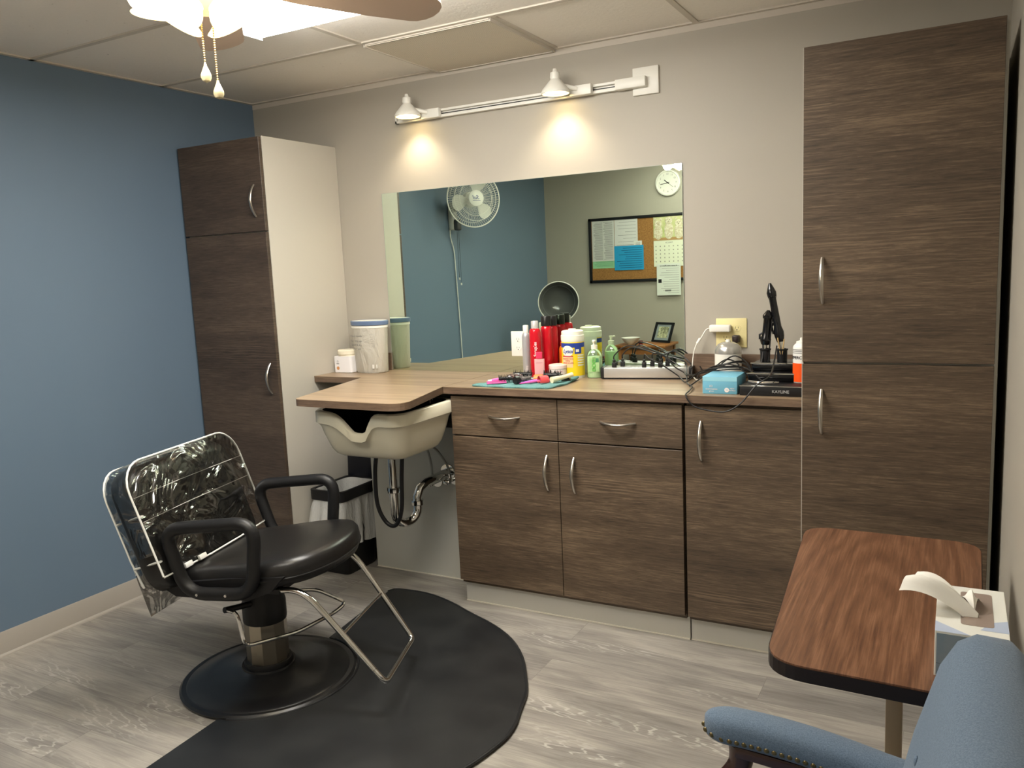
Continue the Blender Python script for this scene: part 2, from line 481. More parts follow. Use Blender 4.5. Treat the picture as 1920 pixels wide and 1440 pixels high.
# perforated return-air panel
t = thing('ceiling_vent', 'square perforated air vent panel in the ceiling grid above the mirror wall', 'vent', (1.532, -.29, H))
MB().box(-.296, .296, -.286, .27, -.014, -.004).build('perforated_panel', M_PERF, t, 0)
MB().box(-.30, .30, -.293, -.286, -.011, 0).box(-.3, .3, .27, .277, -.018, 0).box(-.303, -.296, -.293, .277, -.018, 0).box(.296, .303, -.293, .277, -.018, 0).build('vent_frame', M_GRID, t, 0)
MB().box(-.29, .29, -.289, -.2865, -.016, -.015).build('slot', M_BLACK, t, 0)
# fluorescent wraparound fixture
t = thing('ceiling_light', 'long rectangular white fluorescent light fixture glowing on the ceiling', 'light', (1.75, -1.30, H))
MB().box(-.62, .62, -.235, .235, -.03, 0, .004).build('housing', M_WHITE, t)
g = MB()
prof = [(-.225, -.03), (-.225, -.055), (-.205, -.078), (.205, -.078), (.225, -.055), (.225, -.03)]
g.loft([[V((x, a, b)) for a, b in prof] for x in (-.605, .605)])
g.build('diffuser', mat('lit_diffuser', (255, 255, 250), .5, emit=(255, 251, 243), es=FIX_STR), t)
for a_ in (-.615, .605): MB().box(a_, a_+.01, -.228, .228, -.08, -.03).build('end_cap', M_WHITE, t)

t = dup(t, (1.75, -2.95, H), 0, 'second long white fluorescent ceiling light, unseen, added over the rear part of the room')
for o_ in t.children:      # unseen fixture, inferred from dryer bowl highlights, added to light the rear; set dimmer
    if o_.name.startswith('diffuser'):
        o_.data = o_.data.copy(); o_.data.materials[0] = mat('dim_diffuser', (255, 255, 250), .5, emit=(255, 249, 238), es=FIX_STR*.5)

# ------------------------------------------------------------------ ceiling fan with lights
fan = thing('ceiling_fan', 'ceiling fan with lit flared glass shades and two pull chains', 'fan', (1.83, -1.97, 0))
MB().lathe([(.0, H), (.075, H), (.075, H-.02), (.05, H-.05), (.012, H-.055), (.012, H-.10)], 28).build('canopy', M_WHITE, fan)
MB().lathe([(.02, H-.09), (.06, H-.10), (.105, H-.125), (.115, H-.17), (.10, H-.21), (.055, H-.225), (.05, H-.25), (.06, H-.26), (.06, H-.30), (.04, H-.315), (.0, H-.32)], 32).build('motor_housing', M_WHITE, fan)
M_BLADE = mat('fan_blade', (198, 174, 156), .5)
for i in range(5):
    a = math.radians(61+72*i)
    g = MB(); pts = []
    for (r, hw) in ((.17, .045), (.25, .058), (.45, .068), (.57, .066)): pts.append((r, hw))
    arcp = [(.57+.062*math.sin(k*PI/8), .066*math.cos(k*PI/8)) for k in range(1, 8)]
    poly = [(r, h) for r, h in pts]+arcp+[(r, -h) for r, h in reversed(pts)]
    R = Rz(a) @ Rx(math.radians(-12))
    rings = [[R @ V((x, y, z))+V((0, 0, 2.205)) for x, y in poly] for z in (-.004, .004)]
    g.loft(rings); b = g.build('blade', M_BLADE, fan)
    MB().box(.09, .20, -.012, .012, 2.202, 2.212, .002, rot=Rz(a), piv=(0, 0, 2.207)).build('blade_bracket', M_WHITE, b)
M_SHADE = mat('lit_glass_shade', (255, 248, 225), .3, emit=(255, 228, 160), es=FAN_STR)
for i in range(4):
    a = math.radians(90*i+4)
    R = Rz(a) @ Ry(math.radians(-24))
    def zf(p, ang, r, z, R=R):
        return p
    prof = [(.026, 0), (.032, -.012), (.045, -.035), (.052, -.06), (.058, -.08), (.074, -.098), (.080, -.10), (.072, -.094), (.054, -.078), (.048, -.058), (.04, -.035), (.024, -.012)]
    def scal(p, ang, r, z):
        k = 1+.14*abs(math.cos(2*ang))*max(0, (-z-.075)/.025) if z < -.075 else 1
        return V((p.x*k, p.y*k, p.z-(.012*abs(math.cos(2*ang)) if z < -.09 else 0)))
    c = R @ V((.0, 0, 0))+V((math.cos(a)*.078, math.sin(a)*.078, 2.215))
    gg = MB().lathe(prof, 40, c, rot=R, zf=scal, cap0=False, cap1=False); sh = gg.build('glass_shade', M_SHADE, fan)
    MB().tube([(math.cos(a)*.035, math.sin(a)*.035, 2.19), (math.cos(a)*.06, math.sin(a)*.06, 2.205), tuple(c+R @ V((0, 0, -.012)))], [.012, .012, .024], 12).build('lamp_arm', M_WHITE, fan)
    ld = bpy.data.lights.new('bulb', 'POINT'); ld.energy = FAN_PT; ld.color = (1, .93, .80); ld.shadow_soft_size = .03
    lo = bpy.data.objects.new('bulb', ld); COL.objects.link(lo); lo.parent = fan; lo.location = c+R @ V((0, 0, -.105))
M_CHAIN = mat('bead_chain', (214, 178, 126), .3, .8)
M_PEND = mat('ivory_ceramic', (206, 194, 160), .3)
for (x, y, z0, z1) in ((-.008, -.006, 2.13, 2.008), (.016, .006, 2.13, 1.968)):
    g = MB(); z = z0
    while z > z1: g.ball((x, y, z), .0021, 8, 6); z -= .0055
    g.cyl((x, y, z0), (x, y, z1), .0005, seg=6)
    ch = g.build('pull_chain', M_CHAIN, fan)
    MB().lathe([(.001, 0), (.003, -.001), (.0035, -.006), (.007, -.014), (.012, -.026), (.0125, -.033), (.009, -.041), (.0, -.045)], 20, (x, y, z1)).build('pendant', M_PEND, ch)

# ------------------------------------------------------------------ track light on the mirror wall
tr = thing('track_light', 'white wall track light bar with two spot heads above the mirror', 'light', (0, 0, 2.24))
g = MB().box(.963, 2.16, -.024, 0, -.02, -.010).box(.963, 2.16, -.024, 0, .008, .018).box(.963, 2.16, -.006, 0, -.01, .008).box(.963, .972, -.024, 0, -.02, .018)
g.build('track', M_WHITE, tr, 20)
MB().box(1.12, 2.15, -.008, -.0062, -.003, .001).build('conductor_slot', M_BLACK, tr, 0)
MB().box(2.12, 2.255, -.040, 0, -.022, .020, .003).build('feed_box', M_WHITE, tr)
MB().box(2.19, 2.304, -.012, 0, -.052, .06, .003).build('cover_plate', M_WHITE, tr)
M_SPOTLIT = mat('lit_reflector', (255, 240, 200), .4, emit=(255, 222, 150), es=9)
for x in (1.090, 1.870):
    g = MB().lathe([(.0, .098), (.008, .096), (.010, .084), (.020, .080), (.022, .062), (.020, .052), (.028, .044), (.040, .03), (.056, .012), (.062, .0), (.062, -.008), (.058, -.008), (.057, .0), (.045, .015), (.02, .03)], 32, (x, -.095, -.004), cap0=True, cap1=True)
    hd = g.build('spot_head', M_WHITE, tr)
    MB().lathe([(.0, .004), (.055, .004), (.0, .006)], 28, (x, -.095, -.004), cap0=True, cap1=False).build('bulb_face', M_SPOTLIT, hd)
    MB().box(x+.045, x+.145, -.05, -.022, -.022, .02, .003).cyl((x+.03, -.075, .02), (x+.08, -.045, .005), .01, seg=12).build('track_adapter', M_WHITE, hd)
    ld = bpy.data.lights.new('spot_lamp', 'SPOT'); ld.energy = SPOT_W; ld.color = (1, .84, .62); ld.spot_size = math.radians(116); ld.spot_blend = .7; ld.shadow_soft_size = .04
    lo = bpy.data.objects.new('spot_lamp', ld); COL.objects.link(lo); lo.parent = tr; lo.location = (x, -.095, -.014)

# ------------------------------------------------------------------ cabinets
def handle(parent, x, z, y, vert=True, L=.148, h=.030):
    pts = []
    for k in range(13):
        t = k/12; d = (t-.5)*L; o = h*(1-(2*t-1)**2)
        if k in (0, 12): o = -.001
        pts.append((x, y-o-.001, z-d) if vert else (x+d, y-o-.001, z-.004*math.sin(PI*t)))
    return MB().tube(pts, [.0042+.0016*math.sin(PI*k/12) for k in range(13)], 10, flat=1.3).build('handle', M_NICKEL, parent)
def panel_door(parent, kind, x0, x1, z0, z1, y, m, hx=None, hz=None, vert=True):
    d = MB().box(x0+.0015, x1-.0015, y, y+.019, z0+.0015, z1-.0015, .001, 1).build(kind, m, parent)
    if hx is not None: handle(d, hx, hz, y, vert)
    return d
# left tall cabinet
cb = thing('storage_cabinet', 'tall dark oak cabinet with cream side in the corner by the blue wall', 'cabinet', (0, 0, 0))
x0, x1, dd = .0127, .5582, .5433
MB().box(x0+.004, x1-.003, -dd+.021, -.002, .10, 2.146).build('body', M_CREAM, cb, 0)
MB().box(x0-.004, x0+.004, -dd+.03, -.002, .10, 2.152).build('scribe_strip', M_TRIMW, cb, 0)
MB().box(x1-.003, x1, -dd+.020, -.002, .0, 2.152).build('side_panel', M_CREAM, cb, 0)
MB().box(x0, x1-.003, -dd+.07, -dd+.08, 0, .10).build('kick_plate', M_KICK, cb, 0)
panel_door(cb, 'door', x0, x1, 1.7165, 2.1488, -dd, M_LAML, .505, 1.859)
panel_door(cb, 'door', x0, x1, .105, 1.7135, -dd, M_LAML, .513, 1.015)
# right tall cabinet
cb = thing('storage_cabinet', 'tall dark oak cabinet reaching near the ceiling at right of the counter', 'cabinet', (0, 0, 0))
x0, x1, dd = 2.9714, 3.5265, .601
MB().box(x0+.004, x1+.0, -dd+.021, -.002, .10, 2.138).build('body', M_SINKPANEL, cb, 0)
MB().box(x0-.001, x0+.004, -dd+.004, -.002, .10, 2.139).build('side_panel', M_CREAM, cb, 0)
MB().box(x1-.001, x1+.008, -dd+.02, -.002, .0, 2.13).build('filler_strip', M_SINKPANEL, cb, 0)
MB().box(x0, x1, -dd+.07, -dd+.08, 0, .10).build('kick_plate', M_KICK, cb, 0)
MB().box(x0, x1, -dd+.066, -dd+.07, 0, .006).build('caulk_line', M_TRIMW, cb, 0)
panel_door(cb, 'door', x0, x1, 1.1375, 2.1409, -dd, M_LAM, 3.034, 1.405)
panel_door(cb, 'door', x0, x1, .118, 1.1335, -dd, M_LAM, 3.034, .973)
# base cabinets
CZ = .9945; CT = .030
dd = .4727
cb = thing('base_cabinet', 'wide dark oak base cabinet with two drawers over two doors', 'cabinet', (0, 0, 0))
x0, xm, x1 = 1.4878, 2.0005, 2.5215
MB().box(x0+.003, x1, -dd+.021, -.002, .10, CZ-CT-.001).build('body', M_LAM, cb, 0)
MB().box(x0-.0, x1+.004, -dd+.05, -dd+.06, 0, .10).build('kick_plate', M_KICK, cb, 0)
MB().box(x0-.0, x1+.004, -dd+.046, -dd+.05, 0, .005).build('caulk_line', M_TRIMW, cb, 0)
panel_door(cb, 'drawer', x0, xm, .7815, .954, -dd, M_LAM, 1.752, .872, False)
panel_door(cb, 'drawer', xm, x1, .7815, .954, -dd, M_LAM, 2.262, .872, False)
panel_door(cb, 'door', x0, xm, .1164, .7785, -dd, M_LAM, 1.946, .645)
panel_door(cb, 'door', xm, x1, .1164, .7785, -dd, M_LAM, 2.068, .643)
cb = thing('base_cabinet', 'narrow dark oak base cabinet with a single full-height door', 'cabinet', (0, 0, 0))
x0, x1 = 2.530, 2.9700
MB().box(x0+.003, x1, -dd+.021, -.002, .10, CZ-CT-.001).build('body', M_LAM, cb, 0)
MB().box(x0, x1, -dd+.054, -dd+.064, 0, .10).build('kick_plate', M_KICK, cb, 0)
MB().box(x0, x1, -dd+.050, -dd+.054, 0, .005).build('caulk_line', M_TRIMW, cb, 0)
panel_door(cb, 'door', x0, x1, .1164, .952, -dd, M_LAM, 2.592, .820)
# plumbing chase panel below the sink
tag(MB().box(.8235, 1.4872, -.2198, 0, 0, CZ-CT-.001).build('trim_3', M_SINKPANEL, smooth=0), kind='structure')
tag(MB().box(.8235, 1.4872, -.224, -.2198, 0, .005).build('trim_4', M_TRIMW, smooth=0), kind='structure')

# countertop: two slabs meeting at a seam
ct = thing('countertop', 'wood-look laminate countertop with angled leaf over the sink', 'countertop', (0, 0, CZ))
L1 = roundpoly([(.5592, 0, 0), (.5592, -.295, 0), (.865, -.300, 0), (1.011, -.926, 0), (1.572, -.936, 0), (1.4612, -.4885, 0), (1.4612, 0, 0)], [0.001, .001, .001, .03, .10, .001, .001], 6)
L2 = [(1.4638, 0), (1.4638, -.4885), (2.9695, -.4885), (2.9695, 0)]
MB().prism([(p.x, p.y) for p in L1], -.002, 0).build('worktop_leaf', M_CT, ct, 0)
MB().prism([(p.x, p.y) for p in L1], -CT, -.002).build('leaf_edge', M_EDGE, ct, 0)
MB().prism(L2, -.002, 0).build('worktop', M_CT, ct, 0)
MB().prism(L2, -CT, -.002).build('worktop_edge', M_EDGE, ct, 0)
tag(MB().box(.5600, .8380, -.014, 0, CZ, CZ+.090, .001, 1).build('backsplash', M_EDGE), 'short wood backsplash strip at left edge of the mirror', 'backsplash')
tag(MB().box(2.3965, 2.9695, -.016, 0, CZ, CZ+.100, .001, 1).build('backsplash', M_EDGE), 'wood backsplash strip under the ivory wall outlet', 'backsplash')

# mirror
mg = G('mirror_silver'); nt = mg.nt; nt.nodes.remove(mg.b)
gl = mg.n('ShaderNodeBsdfGlossy'); gl.inputs['Roughness'].default_value = 0; gl.inputs[0].default_value = (.73, .84, .72, 1)
mg.l(gl.outputs[0], [n for n in nt.nodes if n.type == 'OUTPUT_MATERIAL'][0].inputs[0])
mr = thing('wall_mirror', 'large frameless rectangular mirror behind the counter', 'mirror', (.8392, 0, CZ))
MB().box(0, 1.5556, -.0045, 0, .0005, .898).build('glass', mg.m, mr, 0)
g = MB(); g.box(-.0015, 0, -.005, 0, 0, .899).box(1.5556, 1.5572, -.005, 0, 0, .899).box(-.0015, 1.5572, -.005, 0, .898, .8995)
g.build('polished_edge', mat('mirror_edge', (150, 160, 150), .3), mr, 0)
def receptacle_plate(name, label, loc, wd, ht, m, gangs, group=None):
    t = thing(name, label, 'outlet', loc, 0, group)
    MB().box(-wd/2, wd/2, -.006, 0, -ht/2, ht/2, .0025).build('plate', m, t)
    for gx in gangs:
        for gz in (-.020, .020):
            f = MB().lathe([(0, 0), (.0165, 0), (.0165, .002), (0, .002)], 24, (gx, -.0058, gz), rot=Rx(PI/2), sx=1, sy=.82).build('socket', m, t)
            MB().box(gx-.0065, gx-.005, -.0082, -.0075, gz-.002, gz+.007).box(gx+.005, gx+.0065, -.0082, -.0075, gz-.001, gz+.006).cyl((gx, -.0082, gz-.007), (gx, -.0075, gz-.007), .0025, seg=10).build('slots', M_INK, f, 0)
        MB().cyl((gx, -.0068, 0), (gx, -.0058, 0), .003, seg=12).build('screw', m, t)
    return t
M_IVORY = mat('ivory_plastic', (226, 214, 158), .35)
receptacle_plate('wall_outlet', 'ivory two-gang wall outlet plate right of the mirror', (2.595, 0, 1.183), .128, .122, M_IVORY, (-.024, .024))
receptacle_plate('wall_outlet', 'white wall outlet plate set in the mirror behind the bottles', (1.588, -.0045, 1.134), .075, .118, M_WHITE, (0,))

# ------------------------------------------------------------------ shampoo sink and plumbing
sk = thing('shampoo_sink', 'almond shampoo sink with neck notch hanging under the counter leaf', 'sink', (1.255, -.63, 0))
def rim(hx, hy, r, n=10, yo=0):
    P = []
    for (cx, cy, a0) in ((hx-r, -hy+r, -PI/2), (hx-r, hy-r, 0), (-hx+r, hy-r, PI/2), (-hx+r, -hy+r, PI)):
        for k in range(n): a = a0+PI/2*k/(n-1); P.append(V((cx+r*math.cos(a), cy+r*math.sin(a)+yo, 0)))
    out = []
    m = len(P)
    for i in range(m):   # densify
        a, b = P[i], P[(i+1) % m]; k = max(1, int((b-a).length/.018))
        for j in range(k): out.append(a.lerp(b, j/k))
    return out
def rs(P, n=96):
    L = [0]
    for i in range(len(P)): L.append(L[-1]+(P[(i+1) % len(P)]-P[i]).length)
    T = L[-1]; out = []; j = 0
    for k in range(n):
        d = T*k/n
        while L[j+1] < d: j += 1
        f = (d-L[j])/max(L[j+1]-L[j], 1e-9); out.append(P[j].lerp(P[(j+1) % len(P)], f))
    return out
base = rs(rim(.236, .225, .07))
def notch(p, amp):
    if p.y > -.12: return 0
    e = math.exp(-abs((p.x-.035)/(.105 if p.x < .035 else .045))**2.2)
    e = min(1, e*1.15)
    return -amp*e
def lev(s_, z, amp, sy=None, yo=0):
    sy = s_ if sy is None else sy
    return [V((p.x*s_, p.y*sy+yo, z+notch(p, amp))) for p in base]
outer = [lev(.90, .932, .085), lev(.97, .934, .085), lev(1.0, .928, .085), lev(1.0, .882, .070), lev(.965, .876, .066), lev(.93, .862, .05), lev(.90, .83, .02, .89), lev(.86, .795, 0, .83), lev(.82, .762, 0, .77), lev(.77, .740, 0, .70), lev(.70, .728, 0, .62), lev(.5, .722, 0, .45), lev(.1, .721, 0, .1)]
MB().loft(outer, True, False, True).build('bowl', M_ALMOND, sk, 50)
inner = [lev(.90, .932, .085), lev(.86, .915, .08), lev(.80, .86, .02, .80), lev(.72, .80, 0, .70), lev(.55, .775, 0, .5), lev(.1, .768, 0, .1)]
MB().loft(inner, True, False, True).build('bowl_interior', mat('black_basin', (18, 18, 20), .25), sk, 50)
MB().box(-.235, .235, .20, .4098, .80, .905, .004).build('mounting_bracket', M_BLACK, sk)
for fx_ in (.1, -.08): MB().cyl((fx_, .205, .90), (fx_, .205, .945), .014, seg=16).build('faucet_knob', M_CHROME, sk)
pl = thing('drain_pipe', 'chrome drain trap below the shampoo sink running into the panel', 'plumbing', (1.215, -.56, 0))
T = V((0, 0, 0))
g = MB().cyl((0, 0, .53), (0, 0, .724), .019, seg=20).lathe([(.0, .722), (.034, .722), (.034, .706), (.026, .698), (.0, .698)], 24)
g.build('tailpiece', M_CHROME, pl)
g = MB(); pts = [(0, 0, .53), (0, 0, .42)]+[(.022-.022*math.cos(a), .058-.058*math.cos(a), .42-.058*math.sin(a)) for a in [PI*k/10 for k in range(1, 10)]]+[(.044, .116, .42), (.044, .116, .47)]
pts += [(.048, .135, .505), (.06, .17, .525), (.07, .24, .53), (.075, .339, .535)]
g.tube(pts, .0215, 18).build('trap', M_CHROME, pl)
for (c, n) in (((0, 0, .53), 0), ((.044, .116, .445), 0)):
    MB().lathe([(.0, -.012), (.028, -.012), (.029, .0), (.028, .012), (.0, .012)], 12, c).build('slip_nut', M_CHROME, pl, 20)
MB().cyl((.075, .330, .535), (.075, .3395, .535), .04, seg=28).build('wall_flange', M_CHROME, pl)
def valve(x, z, label, line):
    t = thing('shutoff_valve', label, 'valve', (x, -.2198, z), 0)
    MB().cyl((0, 0, 0), (0, -.006, 0), .028, seg=24).build('flange', M_CHROME, t)
    MB().cyl((0, -.005, 0), (0, -.055, 0), .009, seg=14).cyl((0, -.045, -.006), (0, -.045, .035), .010, seg=14).build('valve_body', M_CHROME, t)
    MB().ball((0, -.075, 0), (.022, .009, .014), 16, 8).cyl((0, -.05, 0), (0, -.075, 0), .005, seg=8).build('knob', M_CHROME, t)
    MB().tube(catmull(line, 8), .006, 10).build('supply_hose', mat('braided_steel', (168, 168, 162), .35, .8, bump=(900, .6)), t)
valve(1.225, .485, 'chrome shutoff valve nearer the drain trap', [(0, -.045, .035), (0, -.05, .10), (.01, -.09, .18), (.02, -.16, .245), (.02, -.22, .29)])
valve(1.325, .505, 'chrome shutoff valve nearer the cabinet side', [(0, -.045, .035), (-.01, -.05, .08), (-.05, -.08, .16), (-.10, -.14, .22), (-.11, -.22, .28)])
tag(MB().tube(catmull([(1.175, -.60, .75), (1.150, -.60, .62), (1.150, -.60, .47), (1.185, -.59, .385), (1.235, -.585, .375), (1.268, -.58, .45), (1.272, -.57, .60), (1.275, -.55, .76)], 8), .0095, 12).build('spray_hose', M_BLACK), 'black rubber hose looping under the shampoo sink', 'hose')

# ------------------------------------------------------------------ trash can
tc = thing('trash_can', 'black plastic trash can with clear liner beside the sink panel', 'trash can', (.690, -.275, 0), 0)
def rr(hx, hy, z, r=.03): return [V((p.x, p.y, z)) for p in rrect(-hx, hx, -hy, hy, r)]
MB().loft([rr(.078, .110, 0), rr(.082, .115, .01), rr(.100, .145, .385), rr(.108, .152, .39), rr(.108, .152, .44), rr(.094, .138, .44), rr(.07, .10, .03)], True, True, True).build('bin', M_BLACK, tc)
ld_ = MB().box(-.098, .098, -.010, .010, 0, .27, .006, rot=Rx(math.radians(-4)), piv=(0, 0, 0)); o = ld_.build('lid', mat('navy_black_lid', (16, 18, 28), .3), tc); o.location = (.0, .150, .43)
def bagring(hx, hy, z, amp, ph):
    P = rs([V((p.x, p.y, 0)) for p in rrect(-hx, hx, -hy, hy, .04)], 120); out = []
    for i, p in enumerate(P):
        a = 2*PI*i/120; d = p.normalized()
        out.append(p+d*amp*(math.sin(9*a+ph)+.6*math.sin(17*a+2*ph)+.4*math.sin(5*a))+V((0, 0, z+amp*.5*math.sin(6*a+ph))))
    return out
MB().loft([bagring(.102, .147, .386, .001, 0), bagring(.108, .160, .34, .006, .5), bagring(.108, .178, .28, .010, 1), bagring(.106, .196, .21, .013, 1.5), bagring(.106, .205, .15, .016, 2)], True, False, False).build('liner_bag', M_BAG, tc, 80)

MB().loft([bagring(.085, .128, .36, .003, 0), bagring(.092, .136, .435, .001, 0)], True, False, False).build('inner_liner', M_BAG, tc, 80)

# ------------------------------------------------------------------ floor mat
C0 = V((1.165, -1.33, 0))
matp = [(1.099, -.500), (1.13, -.462), (1.284, -.452), (1.44, -.495), (1.583, -.561), (1.75, -.635), (1.884, -.726), (1.99, -.84), (2.074, -.974), (2.125, -1.07), (2.157, -1.177), (2.185, -1.27), (2.191, -1.369), (2.157, -1.54), (2.08, -1.70), (1.96, -1.85), (1.80, -1.98), (1.60, -2.07), (1.42, -2.11), (1.29, -2.12), (1.262, -2.09)]
x_l = lambda y: 1.099+(1.262-1.099)*(-.5-y)/1.59
R_ = .330
no = []
for k in range(0, 33):
    a = math.radians(-95+k*190/32)
    p = (C0.x+R_*math.cos(a), C0.y+R_*math.sin(a))
    if p[0] > x_l(p[1])+.005: no.append(p)
poly = matp+no
mt = thing('floor_mat', 'black half-round anti-fatigue mat under the salon chair', 'mat', (0, 0, 0))
MB().prism(poly, 0, .012).build('mat_body', M_RUBBER, mt, 0)
edge = catmull([(x, y, .010) for x, y in matp], 3)
MB().tube(edge, .006, 8).build('rolled_edge', M_RUBBER, mt)
MB().tube([(x, y, .012) for x, y in no[1:-1]], .005, 8).build('notch_ridge', M_RUBBER, mt)

# ------------------------------------------------------------------ salon chair
ch = thing('salon_chair', 'black vinyl salon chair on round base with footrest and plastic-covered back', 'chair', tuple(C0), math.radians(14))
MB().lathe([(.0, 0), (.308, 0), (.320, .004), (.322, .012), (.314, .018), (.298, .017), (.291, .022), (.22, .032), (.12, .045), (.10, .055), (.098, .062), (0, .062)], 72).build('base_plate', M_BASEP, ch)
MB().lathe([(.0, .055), (.088, .055), (.09, .066), (.086, .078), (0, .078)], 40).build('base_collar', M_BLACK, ch)
MB().lathe([(.0, .07), (.077, .07), (.077, .238), (0, .238)], 10).build('column', M_STEEL, ch, 20)
MB().lathe([(.0, .230), (.0785, .230), (.080, .238), (.080, .30), (.072, .33), (.07, .43), (0, .43)], 36).build('column_shroud', M_BLACK, ch)
# seat
so = rs(catmull([(-.19, -.225, 0), (0, -.25, 0), (.17, -.262, 0), (.285, -.228, 0), (.345, -.13, 0), (.366, 0, 0), (.345, .13, 0), (.285, .228, 0), (.17, .262, 0), (0, .25, 0), (-.19, .225, 0), (-.205, 0, 0)], 8, True), 80)
def sl(k, z, dome=0): return [V((.09+(p.x-.09)*k, p.y*k, z+.14*((p.x-.09)*k+.09)-.033-(.35*max(0, p.x*k-.22)**2))) for p in so]
MB().loft([sl(.90, .462), sl(.975, .468), sl(1, .485), sl(1.005, .51), sl(.99, .535), sl(.95, .549), sl(.88, .556), sl(.6, .561), sl(.2, .563)]).build('seat', M_VINYL, ch, 60)
MB().tube([p+V((0, 0, .002)) for p in [V((.09+(q.x-.09)*1.007, q.y*1.007, .492+.14*q.x-.033-(.35*max(0, q.x-.22)**2))) for q in so]], .0035, 8, True).build('seat_piping', M_VINYL, ch)
MB().loft([[V((x, y, z)) for (x, y) in ((-.20, -.20), (.20, -.215), (.20, .215), (-.20, .20))] for z in (.422, .440)]).build('seat_pan', M_BLACK, ch, 20)
for s_ in (-1, 1):
    g = MB(); pr = [(-.205, .435), (-.17, .415), (.11, .415), (.20, .45), (.25, .505), (.05, .490), (-.205, .460)]
    g.loft([[V((x, s_*y, z)) for x, z in pr] for y in (.225, .265)]); g.build('side_shell', M_BLACK, ch, 30)
    P = roundpoly([(-.105, s_*.29, .44), (.150, s_*.29, .45), (.178, s_*.29, .70), (-.175, s_*.29, .665)], .075, 7)
    arm = MB().tube(P, .0225, 16, True).build('armrest', M_BLACK, ch)
    for bx_, bz_ in ((-.05, .447), (.06, .450)): MB().cyl((bx_, s_*.305, bz_), (bx_, s_*.316, bz_), .005, seg=10).build('bolt', M_CHROME, arm)
# footrest
NL = [(.09, -.20, .425), (.262, -.20, .437), (.315, -.20, .405), (.565, -.20, .125)]; FL = [(.09, .20, .425), (.255, .20, .435), (.300, .20, .400), (.507, .20, .092)]
for LL in (NL, FL):
    MB().tube(roundpoly(LL[:3]+[tuple(V(LL[2]).lerp(V(LL[3]), .86))], [0, .03, .03, 0], 6, False), .0105, 12).build('footrest_tube', M_CHROME, ch)
MB().tube(roundpoly([tuple(V(NL[2]).lerp(V(NL[3]), .84)), NL[3], FL[3], tuple(V(FL[2]).lerp(V(FL[3]), .84))], .034, 6, False), .0105, 12).build('foot_bar', M_CHROME, ch)
MB().cyl(tuple(V(NL[2]).lerp(V(NL[3]), .42)), tuple(V(FL[2]).lerp(V(FL[3]), .42)), .006, seg=12).build('cross_bar', M_CHROME, ch)
MB().tube([(.03, -.19, .425), (.14, -.19, .430)], .010, 10).ball((.03, -.2, .425), .012).ball((.10, -.2, .43), .013).build('hinge_bracket', M_CHROME, ch)
# pump lever loop
MB().tube(roundpoly([(-.035, -.175, .335), (.0, -.172, .325), (.018, -.17, .20), (.15, -.03, .20), (.225, .12, .215), (.25, .175, .235), (.15, .13, .30), (.03, .06, .315)], .03, 5, False), .0072, 10).build('pump_lever', M_CHROME, ch)
MB().tube([(-.01, -.07, .315), (-.045, -.178, .335)], .011, 12).build('lever_pivot', M_BLACK, ch)
# backrest frame
RC = math.atan(.35)
upd = V((-math.sin(RC), 0, math.cos(RC))); nrm = V((math.cos(RC), 0, math.sin(RC)))
def B(u, v, w_): return V((-.14, u, .50))+upd*v+nrm*w_
def pad(u0, u1, v0, v1, w0, w1, r, n=6):
    o = rrect(u0, u1, v0, v1, r, n); cu, cv = (u0+u1)/2, (v0+v1)/2
    rings = []
    for k, w_ in ((.80, w0), (.95, w0+.006), (1, w0+.025), (1, w1-.025), (.95, w1-.006), (.80, w1), (.3, w1+.004)):
        rings.append([B(cu+(p.x-cu)*k, cv+(p.y-cv)*k, w_) for p in o])
    return rings
MB().loft(pad(-.325, .262, -.045, .402, -.115, -.008, .10)).build('backrest', M_VINYL, ch, 60)
MB().box(-.20, -.16, -.14, .10, .42, .56, .006, rot=Ry(-.2)).build('back_bracket', M_BLACK, ch)
def sheet(u0, u1, v0, v1, w_, r, flare=0, amp=.004, seed=0):
    """clear sheet with rounded top corners, crumpled"""
    rd = random.Random(seed); g = MB(); nu, nv = 30, 26; rows = []
    for j in range(nv+1):
        v = v0+(v1-v0)*j/nv; row = []
        ins = 0
        if v > v1-r: t = (v-(v1-r))/r; ins = r*(1-math.sqrt(max(0, 1-t*t)))
        fl = flare*(1-j/nv)
        for i in range(nu+1):
            u = (u0+ins-fl)+((u1-ins+fl)-(u0+ins-fl))*i/nu
            d = amp*(1-2*abs(math.sin(u*9+v*6+seed))**.6+1-2*abs(math.sin(u*6-v*15+seed*2))**.6+.4*math.sin(u*40+v*31))*(.25+.75*math.sin(PI*i/nu))*(.35+.65*j/nv)
            row.append(B(u, v, w_+d))
        rows.append(row)
    return g.loft(rows, False)
cv = sheet(-.352, .292, .020, .418, .014, .10, 0, .0065, 1).build('plastic_cover', M_PLASTIC, ch, 60)
sheet(-.30, .27, -.10, .415, -.135, .10, .02, .004, 5).build('rear_sheet', M_PLASTIC, cv, 60)
